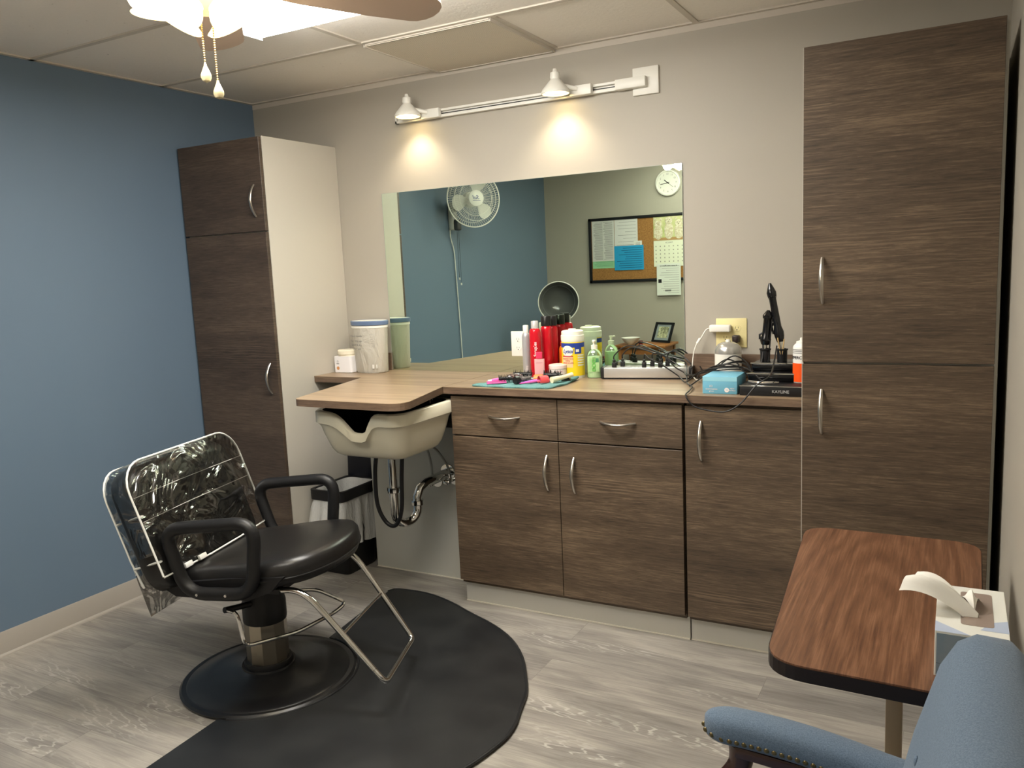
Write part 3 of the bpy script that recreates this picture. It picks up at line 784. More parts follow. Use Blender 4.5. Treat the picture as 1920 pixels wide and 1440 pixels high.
# strip joining front and back over the top
fr = [(-.352, .10), (-.352, .318)]+[(-.252-.10*math.cos(a), .318+.10*math.sin(a)) for a in [PI/2*k/6 for k in range(1, 7)]]+[(.192, .418)]+[(.192+.10*math.sin(a), .318+.10*math.cos(a)) for a in [PI/2*k/6 for k in range(1, 7)]]+[(.292, .10)]
rows = []
for w_, k in ((.006, 0), (-.06, .5), (-.135, 1)):
    rows.append([B(u*(1-k*.12)+.0*k, v-(.003*k), w_) for u, v in fr])
MB().loft(rows, False).build('gusset', M_PLASTIC, cv, 60)
M_PIPE = mat('white_piping', (232, 232, 226), .35)
MB().tube([B(u, v, .006) for u, v in [(-.352, .020)]+fr+[(.292, .020), (.292, .020)]]+[B(-.30+.0*k, .004, .006) for k in ()], .0036, 8).build('piping', M_PIPE, cv)
MB().tube([B(.292, .020, .010), B(.1, .012, .012), B(-.1, .010, .012), B(-.352, .018, .008)], .0034, 8).build('piping', M_PIPE, cv)
MB().tube([B(u*.88, v-.003, -.135) for u, v in [(-.34, .0)]+fr[:-4]], .0034, 8).build('piping', M_PIPE, cv)
for v in (.30, .215):
    MB().tube([B(-.345, v, .008), B(-.1, v+.003, .010), B(.29, v, .008)], .0007, 6).build('fold_crease', M_PIPE, cv)
for v in (.235, .07):
    MB().tube([B(-.335, v, .002), B(-.318, v, -.06), B(-.303, v, -.135)], .0042, 8, flat=2).build('tie_strap', M_PIPE, cv)
for u in (-.24, -.16):
    o = MB().box(0, .01, u-.02, u+.02, 0, .018, .002, rot=Ry(-RC)).build('tape_tab', M_PIPE, cv); o.location = B(0, .012, .014)

# ------------------------------------------------------------------ walnut overbed table
tb = thing('overbed_table', 'brown walnut-top overbed table with beige metal post', 'table', (0, 0, 0))
tp = roundpoly([(3.122, -1.955, 0), (3.478, -1.965, 0), (3.492, -1.12, 0), (3.068, -1.12, 0)], .075, 7)
MB().prism([(p.x, p.y) for p in tp], .7385, .742).build('tabletop', M_WALNUT, tb, 0)
tp2 = roundpoly([(3.120, -1.957, 0), (3.480, -1.967, 0), (3.494, -1.118, 0), (3.066, -1.118, 0)], .077, 7)
MB().prism([(p.x, p.y) for p in tp2], .712, .7385).build('edge_band', M_DARKEDGE, tb, 0)
MB().box(3.322, 3.350, -1.83, -1.78, .05, .712, .003).build('post', M_BEIGE, tb)
MB().box(3.20, 3.45, -1.84, -1.77, .66, .711, .003).build('top_bracket', M_BEIGE, tb)
MB().box(3.318, 3.354, -1.83, -1.20, .02, .055, .004).box(3.12, 3.50, -1.22, -1.18, .02, .055, .004).box(3.12, 3.50, -1.85, -1.81, .02, .055, .004).build('foot_frame', M_BEIGE, tb)
for x in (3.15, 3.47):
    for y in (-1.20, -1.83): MB().cyl((x-.008, y, .014), (x+.008, y, .014), .014, seg=16).build('caster', M_BLACK, tb)
# tissue box
tz = .742
tx = thing('tissue_box', 'blue and white tissue box with a tissue pulled up on the walnut table', 'tissue box', (3.403, -1.900, tz))
MB().box(0, .114, 0, .232, 0, .0835, .0008, 1).build('carton', mat('carton_white', (228, 228, 220), .5), tx)
M_TB1 = mat('carton_blue_grey', (118, 142, 158), .5, var=(16, (140, 150, 156)))
MB().box(.003, .111, -.0006, -.0001, .003, .080).build('printed_front', M_TB1, tx, 0)
MB().box(.003, .111, -.0008, -.0006, .024, .0246).build('seam_line', mat('seam_grey', (70, 84, 92), .6), tx, 0)
g = MB(); g.quad((.0, .0, .0838), (.055, .0, .0838), (.012, .035, .0838), (0, .045, .0838)); g.quad((.07, .03, .0838), (.114, .03, .0838), (.114, .085, .0838), (.09, .07, .0838))
g.build('printed_swirl', mat('pale_violet_blue', (178, 190, 212), .5), tx, 0)
MB().prism([(p.x, p.y) for p in rrect(.040, .092, .045, .205, .008)], .0836, .0842).build('slot_film', mat('taupe_film', (150, 134, 124), .3), tx, 0)
g = MB(); rows = []
for j in range(15):
    t = j/14; row = []
    cxx = .068-.115*t; cyy = .085+.03*t; zz = .082+.060*math.sin(t*PI*.62)
    wd = .010+.034*t
    for i in range(13):
        s_ = (i/12-.5)*2; row.append(V((cxx+s_*wd*.35, cyy+s_*wd*.9, zz+.010*math.cos(s_*PI*1.5+t*2)*(1-t*.3)-.012*abs(s_))))
    rows.append(row)
g.loft(rows, False); rows = []
for j in range(11):
    t = j/10; row = []
    for i in range(11):
        s_ = (i/10-.5)*2; row.append(V((.062-.01*t+s_*.02*t, .095+.075*t, .083+.030*math.sin(t*PI)*(1-.5*s_*s_)+.004*math.cos(5*s_))))
    rows.append(row)
g.loft(rows, False); g.build('tissue', mat('tissue_paper', (238, 236, 228), .9), tx, 80)

# ------------------------------------------------------------------ blue armchair
ac = thing('armchair', 'blue upholstered armchair with brass nailheads and dark wood arms', 'chair', (0, 0, 0))
# far arm pad, x from 3.04 (front) to 3.42 (back), local section
def armpad(yc, name='arm_pad'):
    rings = []
    for k in range(25):
        t = (k/24)**1.7; x = 3.030+.42*t; e = min(1, math.sqrt(max(0.001, 1-(1-min(1, t/.13))**2)))
        hw = (.036+.004*t)*e; hz = .030*max(.45, e**.4); yy = yc+(.012*(1-t)); zt = .640+.012*math.sin(PI*min(1, t*1.3))-.030*t
        ring = []
        for i in range(20):
            a = 2*PI*i/20; ca, sa = math.cos(a), math.sin(a)
            ring.append(V((x, yy+hw*math.copysign(abs(ca)**.75, ca), zt+(hz if sa > 0 else hz*.95)*math.copysign(abs(sa)**.8, sa))))
        rings.append(ring)
    return MB().loft(rings).build(name, M_BLUEF, ac, 60)
for yc in (-2.050, -2.66):
    ap = armpad(yc)
    g0 = MB().ball((0, 0, 0), (.0050, .0032, .0050), 12, 8).build('nail_head', M_BRASS, ap)
    pos = []
    for k in range(4): a = (k+.3)/4*PI/2; pos.append((3.029+.055*(1-math.cos(a)), yc+.012-.0345*math.sin(a), .640-.30*.030*max(.45, math.sin(a)**.4)))
    for k in range(1, 26): t = k/26; x = 3.084+.34*(t-1/26); pos.append((x, yc+.012*(1-(x-3.03)/.42)-.0345-.0035*t, .640-.0095+.012*math.sin(PI*min(1, (x-3.03)/.42*1.3))-.030*(x-3.03)/.42))
    for i, p in enumerate(pos):
        q = g0 if i == 0 else g0.copy()
        if i: COL.objects.link(q); q.parent = ap
        q.location = p
    # curved wooden arm support
    P = catmull([(3.10, yc, .618), (3.095, yc, .575), (3.060, yc, .53), (3.005, yc, .49), (2.975, yc, .44), (2.99, yc, .38), (3.04, yc, .34)], 8)
    MB().tube(P, [.024-.006*math.sin(PI*k/(len(P)-1)) for k in range(len(P))], 12, flat=.8).build('arm_support', M_MAHOG, ac)
    MB().box(3.09, 3.44, yc-.020, yc+.020, .590, .612, .004, rot=Ry(.06)).build('arm_rail', M_MAHOG, ac)
# backrest
g = MB(); rings = []
n = 24
for k in range(n+1):
    t = k/n; y = -2.66+.62*t; e = math.sqrt(max(.0, 1-(abs(2*t-1))**9)); ring = []
    zt = .925-.075*(1-math.sqrt(max(0, 1-max(0, (abs(2*t-1)-.62)/.38)**2)))
    zb = .40
    prof = [(3.335, zb), (3.345, .60), (3.378, .75), (3.412, zt-.055), (3.434, zt-.016), (3.462, zt), (3.508, zt-.002), (3.533, zt-.028), (3.540, .72), (3.50, .48), (3.46, zb)]
    cxm = 3.46
    for x, z in prof: ring.append(V((cxm+(x-cxm)*max(.25, e), y, z)))
    rings.append(ring)
MB().loft(rings).build('backrest', M_BLUEF, ac, 60)
for (y, z) in ((-2.27, .79), (-2.45, .79)): MB().ball((3.3895, y, z), (.004, .008, .008)).build('tuft_button', M_BLUEF, ac)
MB().box(2.96, 3.40, -2.64, -2.07, .36, .47, .03, 4).build('seat', M_BLUEF, ac)
MB().box(2.98, 3.42, -2.63, -2.08, .30, .36, .005).build('seat_rail', M_MAHOG, ac)
for x, y in ((3.01, -2.10), (3.01, -2.61), (3.40, -2.10), (3.40, -2.61)): MB().tube([(x, y, .31), (x, y, .15), (x+(.02 if x > 3.2 else -.015), y, 0)], [.024, .020, .014], 12).build('leg', M_MAHOG, ac)

# ------------------------------------------------------------------ counter objects
Z = CZ
# storage container
M_LIDB = mat('blue_grey_lid', (98, 118, 150), .4)
t = thing('storage_container', 'tall oval frosted container with blue rimmed lid at counter corner', 'container', (.775, -.095, Z), math.radians(-6))
MB().lathe([(.0, 0), (.092, .0), (.098, .006), (.108, .245), (.108, .249), (.105, .249), (.094, .008), (.0, .006)], 48, sx=1, sy=.62).build('tub', M_TUBCLEAR, t, 50)
MB().lathe([(.109, .243), (.113, .245), (.114, .262), (.109, .266), (.106, .262)], 48, sx=1, sy=.64, cap0=False, cap1=False).build('lid_rim', M_LIDB, t)
MB().lathe([(.0, .260), (.107, .260), (.107, .265), (.0, .2665)], 48, sx=1, sy=.64).build('lid', M_WHITE, t)
MB().lathe([(.104, .228), (.110, .230), (.110, .240), (.104, .242)], 48, sx=1, sy=.63, cap0=False, cap1=False).build('tub_lip', M_WHITE, t)
for i, (s_, ln) in enumerate((('Clean towels', .19), ('For daily use', .165), ('wash & dry', .145), ('after use', .125))):
    tt = text('handwriting', s_, .014, M_TEXT, t, (-.035, -.0655, ln), ext=.0001, sx=1.1)
    tt = text('handwriting', '-'*(4-i), .014, M_TEXT, t, (.06, -.0545, ln+.01), rot=(PI/2, 0, .45), ext=.0001)
MB().box(.056, .070, -.0565, -.0555, .025, .045).box(.074, .082, -.048, -.047, .025, .045).build('sticker', M_WHITE, t)
# small jar
t = thing('cotton_jar', 'small white square jar with ivory screw lid on the narrow shelf', 'jar', (.634, -.115, Z))
MB().prism([(p.x, p.y) for p in rrect(-.058, .058, -.045, .045, .014)], 0, .088, .003).build('jar_body', mat('white_jar', (232, 230, 232), .35), t)
MB().lathe([(.0, .086), (.045, .086), (.045, .094), (.050, .095), (.050, .113), (.044, .118), (0, .120)], 32).build('lid', mat('ivory_lid', (230, 222, 200), .35), t)
MB().cyl((-.03, -.0456, .024), (-.03, -.045, .024), .009, seg=20).build('orange_logo', mat('orange_print', (198, 140, 90), .5), t)
MB().box(-.038, -.022, -.0456, -.045, .045, .049).box(-.036, -.024, -.0456, -.045, .055, .058).box(-.034, -.026, -.0456, -.045, .064, .066).build('label_marks', M_TEXT, t)
# bottles
def bottle(name, label, x, y, r, h, body, cap, capr, caph, cat='bottle', group=None, shoulder=.02, txt=None, boxy=None):
    t = thing(name, label, cat, (x, y, Z), 0, group)
    prof = [(0, 0), (r*.92, 0), (r, .004), (r, h-shoulder), (r*.96, h-shoulder*.55), (r*.75, h-shoulder*.15), (capr*.9, h), (0, h)]
    MB().lathe(prof, 32).build('bottle_body', body, t, 45)
    MB().lathe([(0, h-.001), (capr, h-.001), (capr, h+caph-.003), (capr-.002, h+caph), (0, h+caph)], 28).build('cap', cap, t)
    return t
M_RED = mat('red_gloss', (196, 16, 34), .18, spec=.6)
M_SILV = mat('silver_bottle', (196, 196, 200), .3, .5)
M_SILC = mat('silver_cap', (206, 204, 202), .3, .3)
M_BLKC = mat('black_cap', (26, 24, 24), .3)
M_WTXT = mat('white_lettering', (240, 230, 228), .5)
t = bottle('spray_can', 'slim silver aerosol can left of the red bottles', 1.672, -.088, .019, .200, M_SILV, M_WHITE, .013, .034, 'spray can')
text('lettering', 'styling', .014, M_WTXT, t, (0, 0, .03), bend=(.4, .0192, True), align='CENTER')
t = bottle('hair_product_bottle', 'front red bottle with silver cap and vertical white lettering', 1.766, -.180, .0255, .228, M_RED, M_SILC, .0165, .032)
text('lettering', 'Scruples', .019, M_WTXT, t, (0, 0, .135), bend=(.42, .0258, True), ext=.0002, bold=.0003)
t = bottle('hair_product_bottle', 'red bottle with black cap just behind the front one', 1.786, -.105, .0262, .234, M_RED, M_BLKC, .0235, .042)
t = thing('lotion_bottle', 'small pale pink bottle with hot pink cap before the red bottles', 'bottle', (1.808, -.230, Z), math.radians(22))
MB().prism([(p.x, p.y) for p in rrect(-.022, .022, -.012, .012, .006)], 0, .098, .003).build('bottle_body', mat('pale_pink', (236, 176, 176), .4), t)
MB().prism([(p.x, p.y) for p in rrect(-.0135, .0135, -.010, .010, .004)], .098, .128, .002).build('cap', mat('hot_pink', (222, 58, 96), .35), t)
MB().box(-.018, .018, -.0125, -.012, .014, .030).build('label_band', mat('rose_band', (206, 98, 108), .5), t)
MB().box(-.014, .014, -.0125, -.012, .078, .080).build('label_line', mat('rose_print', (196, 120, 124), .5), t)
t = thing('cream_jar', 'short white jar with pink lid and dark lettering behind the clips', 'jar', (1.866, -.165, Z), math.radians(26))
MB().lathe([(0, 0), (.036, 0), (.040, .004), (.040, .045), (.036, .05), (0, .05)], 32).build('jar_body', mat('blush_white', (236, 222, 216), .4), t)
MB().lathe([(0, .048), (.0415, .048), (.0415, .062), (.039, .065), (0, .065)], 32).build('lid', mat('lid_pinkwhite', (238, 214, 206), .4), t)
text('lettering', 'enc', .026, M_INK, t, (0, 0, .02), bend=(.1, .0402, False))
text('lettering', 'curling', .010, mat('rose_print', (196, 120, 124), .5), t, (0, 0, .038), bend=(.15, .0402, False))
t = bottle('hair_product_bottle', 'red bottle with black cap set back near the mirror', 1.787, -.048, .0262, .230, M_RED, M_BLKC, .0235, .042)
t = bottle('hair_product_bottle', 'orange bottle between red bottles and wipe canister near the mirror', 1.8385, -.042, .020, .135, mat('orange_plastic', (224, 108, 32), .3), mat('orange_cap', (206, 84, 24), .35), .012, .02)
# disinfecting wipes
t = thing('wipes_canister', 'round yellow canister of lemon disinfecting wipes with white flip lid', 'canister', (1.916, -.108, Z), math.radians(27))
r = .0505
MB().lathe([(0, 0), (r-.001, 0), (r, .003), (r, .175), (0, .175)], 44).build('canister_body', M_WHITE, t)
MB().lathe([(0, .168), (r+.0015, .168), (r+.0015, .190), (r-.001, .192), (r-.001, .197), (r-.002, .208), (r-.008, .212), (0, .213)], 44).build('lid', mat('cream_lid', (240, 238, 222), .35), t)
MB().lathe([(.0, .2125), (.018, .2125), (.016, .218), (0, .218)], 24, (.0, .012, 0)).build('flip_cap', mat('cream_lid', (240, 238, 222), .35), t)
rl = r+.0006
M_YEL = mat('label_yellow', (238, 208, 36), .4); M_LBLU = mat('label_blue', (34, 62, 148), .4); M_PEACH = mat('label_peach', (240, 196, 150), .4)
MB().arc(rl, -1.7, 1.7, .012, .162, n=30).build('label', M_YEL, t)
MB().arc(rl+.0003, -1.7, 1.7, .138, .158, n=30).arc(rl+.0004, .10, .75, .110, .140, n=10).build('label_top_band', M_LBLU, t)
MB().arc(rl+.0004, -1.15, -.08, .050, .098, n=14).build('label_peach_panel', M_PEACH, t)
g = MB(); rings = []
for k in range(11):
    a = PI*k/10; rings.append([V(((rl+.0007)*math.sin(-.55+s_*.54*math.sin(a)), -(rl+.0007)*math.cos(-.55+s_*.52*math.sin(a)), .123+.024*-math.cos(a))) for s_ in [q/8-1 for q in range(17)]])
g.loft(rings, False); g.build('logo_oval', M_WHITE, t)
text('lettering', 'Lysol', .0235, M_LBLU, t, (0, 0, .122), bend=(-.52, rl+.0022, False), shear=.35, bold=.0003)
MB().arc(rl+.0009, -1.1, -.05, .097, .102, n=12).build('logo_ribbon', mat('label_red', (176, 36, 62), .4), t)
for i, z in enumerate((.088, .079, .070)): text('lettering', ('DISINFECTING', 'WIPES', 'LEMON & LIME')[i], .0085, mat('label_red', (176, 36, 62), .4), t, (0, 0, z), bend=(-.55, rl+.001, False))
for z in (.10, .089, .078, .067, .056): MB().arc(rl+.0008, .35, 1.05, z, z+.006, n=6).build('label_icon_row', M_PAPER, t)
MB().arc(rl+.0008, .2, .5, .118, .130, n=5).build('label_flag', M_PAPER, t)
# hand soap
t = thing('soap_dispenser', 'clear pump bottle of green hand soap right of the wipes', 'soap', (2.018, -.105, Z), math.radians(14))
M_SOAP = mat('green_soap', (228, 252, 212), .15, trans=.0, ior=1.35)
M_CLR = glass_clear('clear_bottle', (242, 250, 242), .06, .05)
MB().lathe([(0, .002), (.031, .002), (.033, .008), (.033, .080), (.032, .096), (0, .096)], 36, sx=1, sy=.68).build('liquid', M_SOAP, t)
MB().lathe([(0, 0), (.033, 0), (.036, .006), (.035, .055), (.036, .095), (.030, .114), (.016, .126), (.013, .130), (0, .130)], 36, sx=1, sy=.7).build('clear_shell', M_CLR, t)
MB().lathe([(0, .128), (.0145, .128), (.0145, .145), (.006, .147), (.005, .160), (.009, .161), (.009, .168), (0, .169)], 24).box(-.005, .005, -.030, .0, .160, .167, .002).build('pump', mat('ivory_pump', (236, 234, 216), .35), t)
for k, z in enumerate((.076, .058, .040)):
    MB().lathe([(.0055, -.0003), (.0085, -.0003), (.0085, .0003), (.0055, .0003)], 20, (.0, -.0262, z), rot=Rx(PI/2), cap0=False, cap1=False).build('label_ring', mat('label_green', (92, 186, 74), .4), t)
MB().box(.008, .022, -.0255, -.0250, .072, .090).build('label_patch', mat('label_dark_green', (66, 120, 84), .4), t)
MB().box(-.022, .024, -.0246, -.0242, .030, .094).build('label', haze_mat('soap_label', (196, 236, 170), .5), t)
# power strip
ps = thing('power_strip', 'long silver metal power strip with black plugs in it', 'power strip', (2.075, -.148, Z), math.radians(9))
M_ALU = mat('brushed_aluminium', (196, 194, 190), .32, .6)
MB().box(0, .37, 0, .085, .006, .050, .003).build('housing', M_ALU, ps)
for a_ in (-.012, .366): MB().box(a_, a_+.015, -.001, .086, .003, .052, .002).build('end_cap', M_BLACK, ps)
MB().box(-.006, .375, .002, .083, 0, .006).build('base_strip', M_BLACK, ps)
for i in range(6): MB().box(.035+.055*i, .065+.055*i, .025, .060, .0498, .0508).build('socket', mat('socket_grey', (150, 148, 146), .5), ps)
M_CORD = mat('black_cord', (22, 21, 22), .4)
from mathutils import Euler
def W2(l): return ps.matrix_basis @ V(l) if False else (Rz(math.radians(9)) @ V(l))+V((2.075, -.148, Z))
cords = [
 ((.045, .020, .05), [(.10, .05, .14), (.20, .06, .12), (.32, .04, .055)], 'front left plug'),
 ((.075, .055, .05), [(.12, .08, .13), (.22, .09, .10), (.34, .06, .07)], 'rear left plug'),
 ((.175, .022, .05), [(.20, .0, .09), (.25, -.02, .07), (.33, -.04, .02)], 'front middle plug'),
 ((.205, .055, .05), [(.25, .08, .10), (.30, .08, .11), (.37, .05, .06)], 'rear middle plug'),
 ((.245, .022, .05), [(.27, .0, .10), (.31, -.03, .06), (.36, -.05, .03)], 'front right plug'),
 ((.27, .058, .05), [(.31, .08, .12), (.35, .09, .10), (.41, .06, .04)], 'rear right plug')]
tails = [
 [(2.46, -.18, Z+.03), (2.58, -.27, Z+.062), (2.70, -.30, Z+.075), (2.775, -.26, Z+.05), (2.79, -.235, Z+.10), (2.797, -.225, Z+.20), (2.805, -.215, Z+.30), (2.800, -.205, Z+.375)],
 [(2.45, -.15, Z+.03), (2.54, -.20, Z+.05), (2.64, -.22, Z+.09), (2.70, -.24, Z+.09), (2.755, -.262, Z+.05), (2.770, -.24, Z+.12), (2.765, -.215, Z+.21)],
 [(2.47, -.24, Z+.012), (2.55, -.30, Z+.066), (2.66, -.33, Z+.085), (2.72, -.30, Z+.08), (2.80, -.40, Z+.047)],
 [(2.47, -.16, Z+.03), (2.52, -.22, Z+.045), (2.62, -.27, Z+.088), (2.70, -.26, Z+.10), (2.66, -.30, Z+.10), (2.56, -.28, Z+.05)],
 [(2.48, -.26, Z+.01), (2.52, -.33, Z+.008), (2.54, -.44, Z+.008), (2.545, -.502, Z+.000), (2.575, -.510, Z-.035), (2.632, -.512, Z-.050), (2.694, -.512, Z-.052), (2.748, -.508, Z-.020), (2.80, -.49, Z+.045), (2.84, -.46, Z+.075), (2.835, -.36, Z+.11), (2.825, -.25, Z+.16)],
 [(2.50, -.19, Z+.02), (2.58, -.24, Z+.06), (2.66, -.25, Z+.12), (2.72, -.26, Z+.09), (2.74, -.27, Z+.04)]]
for i, ((p, mids, d), tail) in enumerate(zip(cords, tails)):
    t = thing('appliance_cord', 'black cord from the %s on the silver power strip' % d, 'cord', tuple(W2(p)), math.radians(9), 'cords tangled on the counter')  # appliance cords, running from the strip to the hair tools
    MB().box(-.009, .009, -.009, .009, 0, .022, .002).box(-.006, .006, -.006, .006, .022, .034, .002).build('plug', M_BLACK, t)
    pts = [W2((p[0], p[1], p[2]+.030)), W2((p[0]+.004, p[1], p[2]+.055))]+[W2(q) for q in mids]+[V(q) for q in tail]
    MB().tube(catmull(pts, 7), .0028, 8).build('cable', M_CORD, t, world=True)
# extra loop of slack appliance cord
tag(MB().tube(catmull([(2.50, -.30, Z+.004), (2.56, -.25, Z+.05), (2.63, -.24, Z+.105), (2.685, -.26, Z+.085), (2.63, -.31, Z+.085), (2.57, -.29, Z+.072), (2.62, -.26, Z+.088), (2.69, -.30, Z+.086), (2.74, -.31, Z+.045), (2.80, -.33, Z+.043), (2.86, -.35, Z+.045)], 7), .0028, 8).build('appliance_cord', M_CORD), 'slack black cord coiled on top of the blue box', 'cord', 'cords tangled on the counter')
# charger
t = thing('usb_charger', 'white wall charger plugged in the ivory outlet with white cable', 'charger', (2.556, -.006, 1.203))
MB().box(-.045, .042, -.036, -.003, -.014, .016, .006, 3).build('charger_block', M_WHITE, t)
MB().tube(catmull([(-.045, -.02, .002), (-.062, -.02, -.006), (-.078, -.03, -.035), (-.095, -.04, -.06), (-.108, -.045, -.10), (-.113, -.05, -.15), (-.112, -.06, -.185), (-.09, -.09, -.205), (-.06, -.12, -.206)], 7), .0024, 8).build('cable', M_WHITE, t)
MB().cyl((-.083, -.033, -.04), (-.094, -.039, -.06), .006, seg=12).build('ferrite_bead', M_WHITE, t)
t = thing('wall_plug', 'brown plug in the lower right socket of the ivory outlet', 'plug', (2.619, -.008, 1.163))
MB().box(-.014, .014, -.030, 0, -.018, .012, .004).build('plug_body', mat('dark_brown_plastic', (40, 28, 26), .4), t)
MB().tube(catmull([(0, -.022, -.016), (.002, -.026, -.04), (.004, -.03, -.08), (.0, -.03, -.12)], 6), .003, 8).build('cable', M_CORD, t)
# white spray bottle with silver shoulders
t = thing('bottle', 'round white bottle with pearly silver shoulder below the outlet', 'bottle', (2.608, -.115, Z))
MB().lathe([(0, 0), (.050, 0), (.053, .004), (.053, .118), (0, .118)], 40).build('bottle_body', M_WHITE, t)
MB().lathe([(.0535, .116), (.0535, .126), (.050, .140), (.040, .153), (.024, .161), (.012, .163), (0, .163)], 40, cap0=True).build('silver_shoulder', mat('pearl_silver', (196, 194, 188), .25, .7), t)
MB().lathe([(0, .162), (.010, .162), (.009, .171), (0, .173)], 20).build('cap', M_WHITE, t)
# blue box
t = thing('glove_box', 'light blue cardboard box of gloves at the counter edge under the cords', 'box', (2.592, -.444, Z), math.radians(1))
MB().box(0, .128, 0, .155, 0, .066, .003).build('carton', mat('carton_blue', (112, 178, 204), .45), t)
MB().box(.001, .127, -.0006, 0, .048, .064).build('pale_band', mat('carton_pale_blue', (150, 208, 224), .45), t)
text('lettering', '(6)', .011, M_WTXT, t, (.032, -.0008, .030)); text('lettering', 'examination', .009, M_WTXT, t, (.034, -.0008, .019)); text('lettering', 'gloves', .007, M_WTXT, t, (.034, -.0008, .011))
MB().cyl((.090, -.001, .016), (.090, 0, .016), .0085, seg=20).build('round_seal', M_WTXT, t)
text('lettering', 'N', .009, mat('carton_blue', (112, 178, 204), .45), t, (.090, -.0013, .016)); text('lettering', 'NEW\nNITRILE', .007, M_WTXT, t, (.110, -.0008, .018))
# black tool station
t = thing('tool_station', 'black curling iron holder tray with raised rack and two cups', 'tool holder', (2.731, -.455, Z))
MB().box(0, .232, 0, .30, 0, .037, .003).build('tray', M_BLACK, t)
MB().box(0, .232, -.0006, .0004, .034, .037).build('chrome_trim', M_CHROME, t)
text('lettering', 'KAYLINE', .015, mat('silver_print', (176, 176, 176), .4), t, (.145, -.001, .017), bold=.0002)
MB().box(.008, .232, .10, .30, .037, .070, .008).box(.008, .232, .16, .30, .070, .100, .008).build('rack', M_BLACKG, t)
MB().box(.006, .232, .158, .162, .098, .101).box(.004, .232, .098, .102, .066, .070).build('chrome_trim', M_CHROME, t)
for cx_ in (.045, .108):
    MB().lathe([(0, .098), (.018, .098), (.019, .140), (.022, .143), (.022, .147), (.017, .147), (.015, .105), (0, .105)], 28, (cx_, .235, 0)).build('holder_cup', M_BLACK, t)
MB().tube([(.02, .06, .043), (.07, .04, .042), (.13, .05, .043)], .005, 8).build('clip', M_CHROME, t)
# curling irons
def iron(label, base, tip, sc=1.0):
    b, e = V(base), V(tip); ax = (e-b); L_ = ax.length; q = V((0, 0, 1)).rotation_difference(ax.normalized()).to_matrix()
    t = thing('curling_iron', label, 'curling iron', tuple(b))
    MB().lathe([(0, -.05), (.009*sc, -.045), (.009*sc, .0), (.009*sc, L_*.12), (0, L_*.12)], 18, rot=q).build('barrel', M_CHROME, t)
    MB().lathe([(0, L_*.10), (.013*sc, L_*.11), (.018*sc, L_*.20), (.019*sc, L_*.26), (.014*sc, L_*.34), (.0135*sc, L_*.76), (.017*sc, L_*.80), (.018*sc, L_*.86), (.012*sc, L_*.93), (.007*sc, L_*.98), (.005*sc, L_), (0, L_)], 22, rot=q).build('handle', M_BLACKG, t)
    MB().tube([q @ V((-.02*sc, 0, L_*.24)), q @ V((-.022*sc, 0, L_*.36)), q @ V((-.013*sc, 0, L_*.40))], .004, 8).build('clamp_lever', M_BLACK, t)
    for k in (.78, .80): MB().lathe([(.0165*sc, L_*k), (.0195*sc, L_*k+.001), (.0165*sc, L_*k+.002)], 20, rot=q, cap0=False, cap1=False).build('ring', M_CHROME, t)
    return t
iron('taller black curling iron leaning left in the right holder cup', (2.838, -.220, 1.140), (2.790, -.205, 1.390))
iron('shorter black curling iron standing in the left holder cup', (2.774, -.220, 1.140), (2.787, -.212, 1.288), 1.1)
tag(MB().tube([(2.836, -.236, 1.12), (2.826, -.240, 1.185)], .0025, 6).tube([(2.842, -.236, 1.12), (2.850, -.240, 1.18)], .0025, 6).build('hair_pins', mat('tan_wood', (190, 160, 110), .5)), 'thin tan sticks standing in the right holder cup', 'sticks')
# orange and white spray can
t = thing('spray_can', 'orange and white disinfectant spray can beside the tall right cabinet', 'spray can', (2.930, -.335, Z+.0372))
MB().lathe([(0, 0), (.030, 0), (.032, .004), (.032, .128), (.030, .134), (.022, .142), (0, .142)], 36).build('can_body', mat('can_white', (228, 226, 222), .3), t)
MB().arc(.0325, -PI, PI, .004, .072, n=40).build('orange_band', mat('can_orange', (240, 84, 20), .35), t)
text('lettering', 'HYPERCIDE', .015, M_INK, t, (0, 0, .092), bend=(-.35, .0326, False), bold=.0003)
for z in (.120, .114, .108): MB().arc(.0326, -1.2, .2, z, z+.0025, n=10).build('fine_print', M_TEXT, t)
MB().lathe([(0, .140), (.022, .140), (.020, .150), (.008, .153), (.007, .163), (0, .164)], 28).build('nozzle', M_WHITE, t)
# clear funnel bottle
t = thing('applicator_bottle', 'clear cone shaped applicator bottle behind the orange can', 'bottle', (2.925, -.20, Z+.1002))
MB().lathe([(0, 0), (.024, 0), (.025, .03), (.022, .06), (.006, .15), (.003, .185), (0, .186)], 28).build('cone', M_CLR, t)

# towel with clips
tw = thing('hand_towel', 'folded teal hand towel spread at the counter edge under clips', 'towel', (0, 0, Z))
P = [(1.582, -.470), (1.985, -.478), (2.040, -.260), (1.955, -.150), (1.70, -.165), (1.66, -.26)]
P = rs(roundpoly([(x, y, 0) for x, y in [(1.590, -.462), (1.78, -.474), (1.962, -.470), (1.985, -.34), (1.975, -.175), (1.86, -.22), (1.70, -.19), (1.66, -.28)]], .012, 4), 120)
def tring(k, z): 
    c = V((1.82, -.33, 0)); return [c+(p-c)*k+V((0, 0, z+.0015*math.sin(i*.6)+(.006 if i > 55 and i < 66 else 0))) for i, p in enumerate(P)]
g = G('teal_terry', .95, .2); a_ = g.noise(g.pos((1, 1, 1)), 500, 3); g.base(g.mix(g.rng(a_, .35, .65), (84, 130, 131), (126, 170, 166))); g.bump(a_, 1, .003)
MB().loft([tring(.99, .0005), tring(1, .003), tring(1, .007), tring(.985, .0095), tring(.5, .0095)]).build('towel_body', g.m, tw, 60)
TZ = Z+.0115
